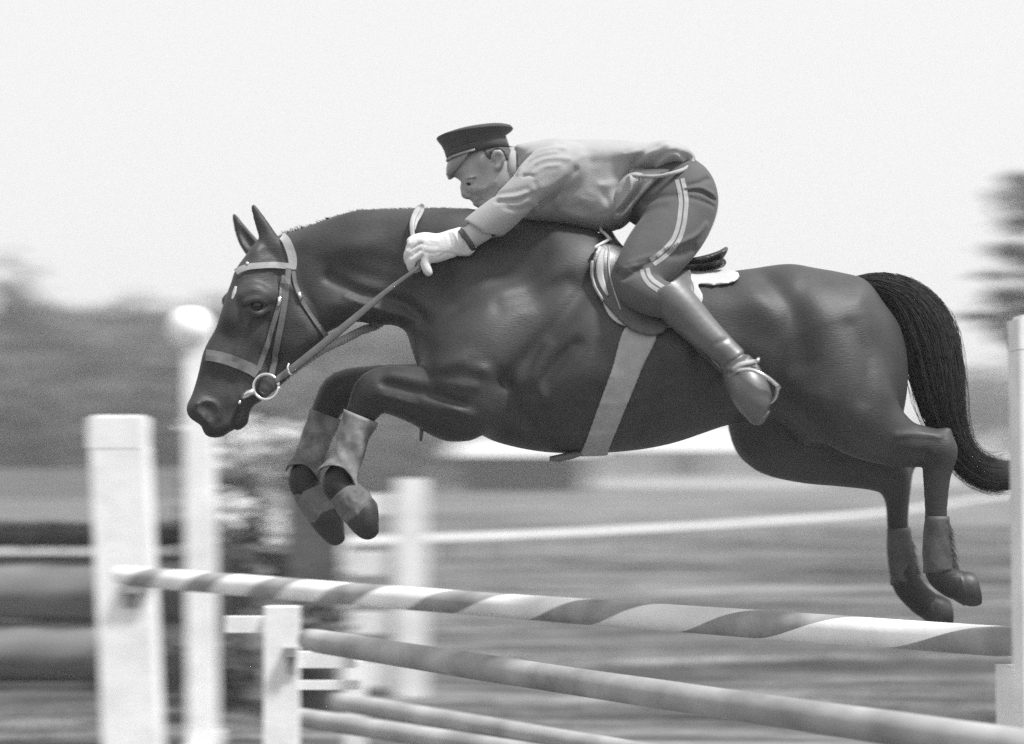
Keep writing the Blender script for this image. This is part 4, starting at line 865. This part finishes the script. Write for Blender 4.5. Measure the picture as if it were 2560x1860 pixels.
# ================================================================== BEYOND THE FIELD
def houselike(name, px0, px1, pt, pb, D, label, cat, m, roof=None, opens=()):
    yy = D-DIST; a = P(px0, pt, yy); b = P(px1, pb, yy); e = empty(name, ((a.x+b.x)/2, yy, 0), label, cat, {'pavilion': 'white pavilions beyond the field', 'hoarding': 'pale hoardings beyond the field'}.get(name))
    mb = MB(); mb.box((a.x, yy, 0), (b.x, yy+6, a.z)); mb.obj('wall', m, e, smooth=False)
    if roof:
        mb = MB(); rz = a.z; mb.add([(a.x-.4, yy-.5, rz+.01), (b.x+.4, yy-.5, rz+.01), (b.x+.4, yy+6.5, rz+.01), (a.x-.4, yy+6.5, rz+.01), (a.x-.4, yy+3, rz+roof), (b.x+.4, yy+3, rz+roof)], [(3,2,1,0), (0,1,5,4), (2,3,4,5), (1,2,5), (3,0,4)]); mb.obj('roof', M['paint2'], e, smooth=False)
    for (x0_, x1_, y0_, y1_, mm, nm) in opens:
        c0 = P(x0_, y0_, yy); c1 = P(x1_, y1_, yy); mb = MB(); mb.box((c0.x, yy-.06, max(c1.z, .02)), (c1.x, yy-.003, c0.z)); mb.obj(nm, mm, e, smooth=False)
    return e
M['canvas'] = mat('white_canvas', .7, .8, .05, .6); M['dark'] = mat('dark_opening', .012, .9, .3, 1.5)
houselike('pavilion', 1440, 2060, 1128, 1192, 105, 'long white canvas pavilion seen under the belly of the horse', 'pavilion', M['canvas'], roof=1.3, opens=[(1500, 1560, 1140, 1186, M['paint2'], 'panel'), (1590, 1625, 1146, 1186, M['greypaint'], 'panel'), (1672, 1756, 1138, 1186, M['board'], 'panel'), (1800, 1830, 1146, 1186, M['greypaint'], 'panel'), (1900, 1990, 1140, 1186, M['board'], 'panel')])
houselike('shed', 1129, 1467, 1142, 1208, 92, 'dark low open shed with a pale roof, behind the belly strap', 'shed', M['dark'], roof=.9)
houselike('pavilion', 900, 1128, 1085, 1210, 90, 'white canvas pavilion just left of the dark shed', 'pavilion', M['canvas'], roof=1.0, opens=[(930, 1128, 1136, 1146, M['board'], 'awning_shadow')] and [(930, 1120, 1150, 1158, M['board'], 'awning_shade')])  # the strip drawn is an awning's shadow painted as a darker band
houselike('pavilion', 470, 905, 1095, 1165, 96, 'low white pavilion beyond the shrubs and the hanging forelegs', 'pavilion', M['canvas'], roof=.8, opens=[(x, x+30, 1110, 1160, M['board'], 'panel') for x in range(500, 880, 66)])
houselike('hoarding', -260, 330, 1132, 1150, 88, 'long pale hoarding behind the thick white post', 'hoarding', M['paint2'])
houselike('hoarding', -260, 420, 1172, 1188, 74, 'lower pale board line nearer than the long hoarding', 'hoarding', M['board'])
houselike('hoarding', 2180, 2900, 1130, 1215, 110, 'pale hoarding seen beyond the tail of the horse', 'hoarding', M['paint2'])
def tree(px_, ptop, wpx, D, label, lm, n=2600, size=.42, group='trees along the far side of the field'):
    yy = D-DIST; t = P(px_, ptop, yy); rw = wpx/2*D/FPX; H = t.z; e = empty('broadleaf_tree', (t.x, yy, 0), label, 'tree', group)
    mb = MB(); mb.tube([(t.x, yy, -.1), (t.x+.1, yy, H*.3), (t.x-.1, yy, H*.6)], [H*.035, H*.028, H*.012], n=8)
    for k in range(6):
        a = k*1.05+random.random(); z = H*random.uniform(.3, .5); mb.tube([(t.x, yy, z), (t.x+math.cos(a)*rw*.4, yy+math.sin(a)*rw*.4, z+H*.13), (t.x+math.cos(a)*rw*.75, yy+math.sin(a)*rw*.7, z+H*.28)], [H*.014, H*.009, H*.003], n=6)
    mb.obj('trunk', M['bark'], e)
    mb = MB(); leaves(mb, (t.x, yy, H*.56), (rw*.85, rw*.8, H*.36), n, size, clump=16); mb.obj('crown', lm, e, smooth=False)
TR = [(-60,812,330,98,'leftmost far tree, cut by the left edge'),(150,716,240,84,'tallest left tree, its top standing out as a bump'),(330,740,300,92,'rounded tree above the thick white post'),(520,770,260,104,'tree behind the ball-topped post'),(700,800,300,100,'tree behind the head of the horse'),(900,812,300,95,'tree showing between neck and forelegs'),(1080,860,280,110,'tree behind the chest of the horse'),(60,830,260,76,'lower tree in front of the tallest left tree'),(430,850,260,80,'lower tree right of the thick white post'),(820,900,300,84,'lower tree above the forelegs')]
for (a, b_, c_, D, lb) in TR: tree(a, b_, c_, D, lb, M['leaf2'])
# wooded bank in front of the trees
mb = MB()
for i in range(52000):
    D = random.uniform(86, 112); x = random.uniform(P(-1300, 0, D-DIST).x, P(1130, 0, D-DIST).x); hh = P(0, 800+max(0, (x-P(760, 0, D-DIST).x))*2.2+12*math.sin(x*.6)+9*math.sin(x*1.7)+random.gauss(0, 16), D-DIST).z; z = random.uniform(.2, hh); u = Vector((random.gauss(0,1), random.gauss(0,1), random.gauss(0,1))).normalized(); v_ = u.cross(Vector((random.gauss(0,1), .3, random.gauss(0,1)))).normalized(); s = random.uniform(.25, .55); q_ = Vector((x, D-DIST, z))
    mb.add([q_-u*s, q_+v_*s*.6, q_+u*s, q_-v_*s*.6], [(0, 1, 2, 3)])
mb.obj('undergrowth', M['leaf2'], None, smooth=False, kind='stuff', label='thick hedge-like woodland edge filling the space under the far trees', cat='woodland')
# overhanging tree at the right edge
yy = 19.0; c_ = P(2600, 560, yy); e = empty('broadleaf_tree', (c_.x+1.2, yy, 0), 'nearer tree hanging thin branches into the right edge of the picture', 'tree')
mb = MB(); mb.tube([(c_.x+1.2, yy, -.1), (c_.x+1.25, yy, 2.5), (c_.x+1.1, yy, 5.5)], [.22, .18, .08], n=10)
fol = MB()
for (bx, by, sz) in ((2545,440,34),(2560,500,50),(2530,560,34),(2510,625,40),(2555,640,60),(2470,690,30),(2500,730,36),(2550,742,60),(2440,790,26),(2500,820,40),(2640,500,110),(2660,650,120),(2700,520,140),(2620,760,80),(2580,470,60),(2590,560,70),(2585,700,70),(2590,820,80),(2560,860,60),(2540,780,50)):
    t = P(bx, by, yy+random.gauss(0, .5)); mb.tube([(c_.x+1.15, yy, t.z*.8+.3), ((c_.x+1.1+t.x)/2, t.y, t.z+.1), tuple(t)], [.05, .02, .006], n=6); rr_ = sz*PM(yy); leaves(fol, t, (rr_*1.5, rr_*1.2, rr_*.5), int(sz*3), .06, clump=5)
mb.obj('trunk', M['bark'], e); fol.obj('crown', M['leaf2'], e, smooth=False)
for (a, b_, c_, D, lb) in [(2470,905,260,150,'pale distant tree beyond the tail, left of its pair'),(2640,860,300,140,'pale distant tree at the right edge beyond the tail')]: tree(a, b_, c_, D, lb, M['leaf2'], n=2000)

# ================================================================== THE AIR
hz = bpy.data.materials.new('thin_haze'); hz.use_nodes = True; n = hz.node_tree; n.nodes.clear()
pv = n.nodes.new('ShaderNodeVolumePrincipled'); pv.inputs['Color'].default_value = (.98, .98, .98, 1); pv.inputs['Density'].default_value = .0026; pv.inputs['Anisotropy'].default_value = 0.2
mo = n.nodes.new('ShaderNodeOutputMaterial'); n.links.new(pv.outputs[0], mo.inputs['Volume'])
mb = MB(); mb.box((-330, -60, -1.2), (330, 330, 13)); mb.obj('haze', hz, None, smooth=False, kind='stuff', label='pale summer haze over the jumping field', cat='haze')
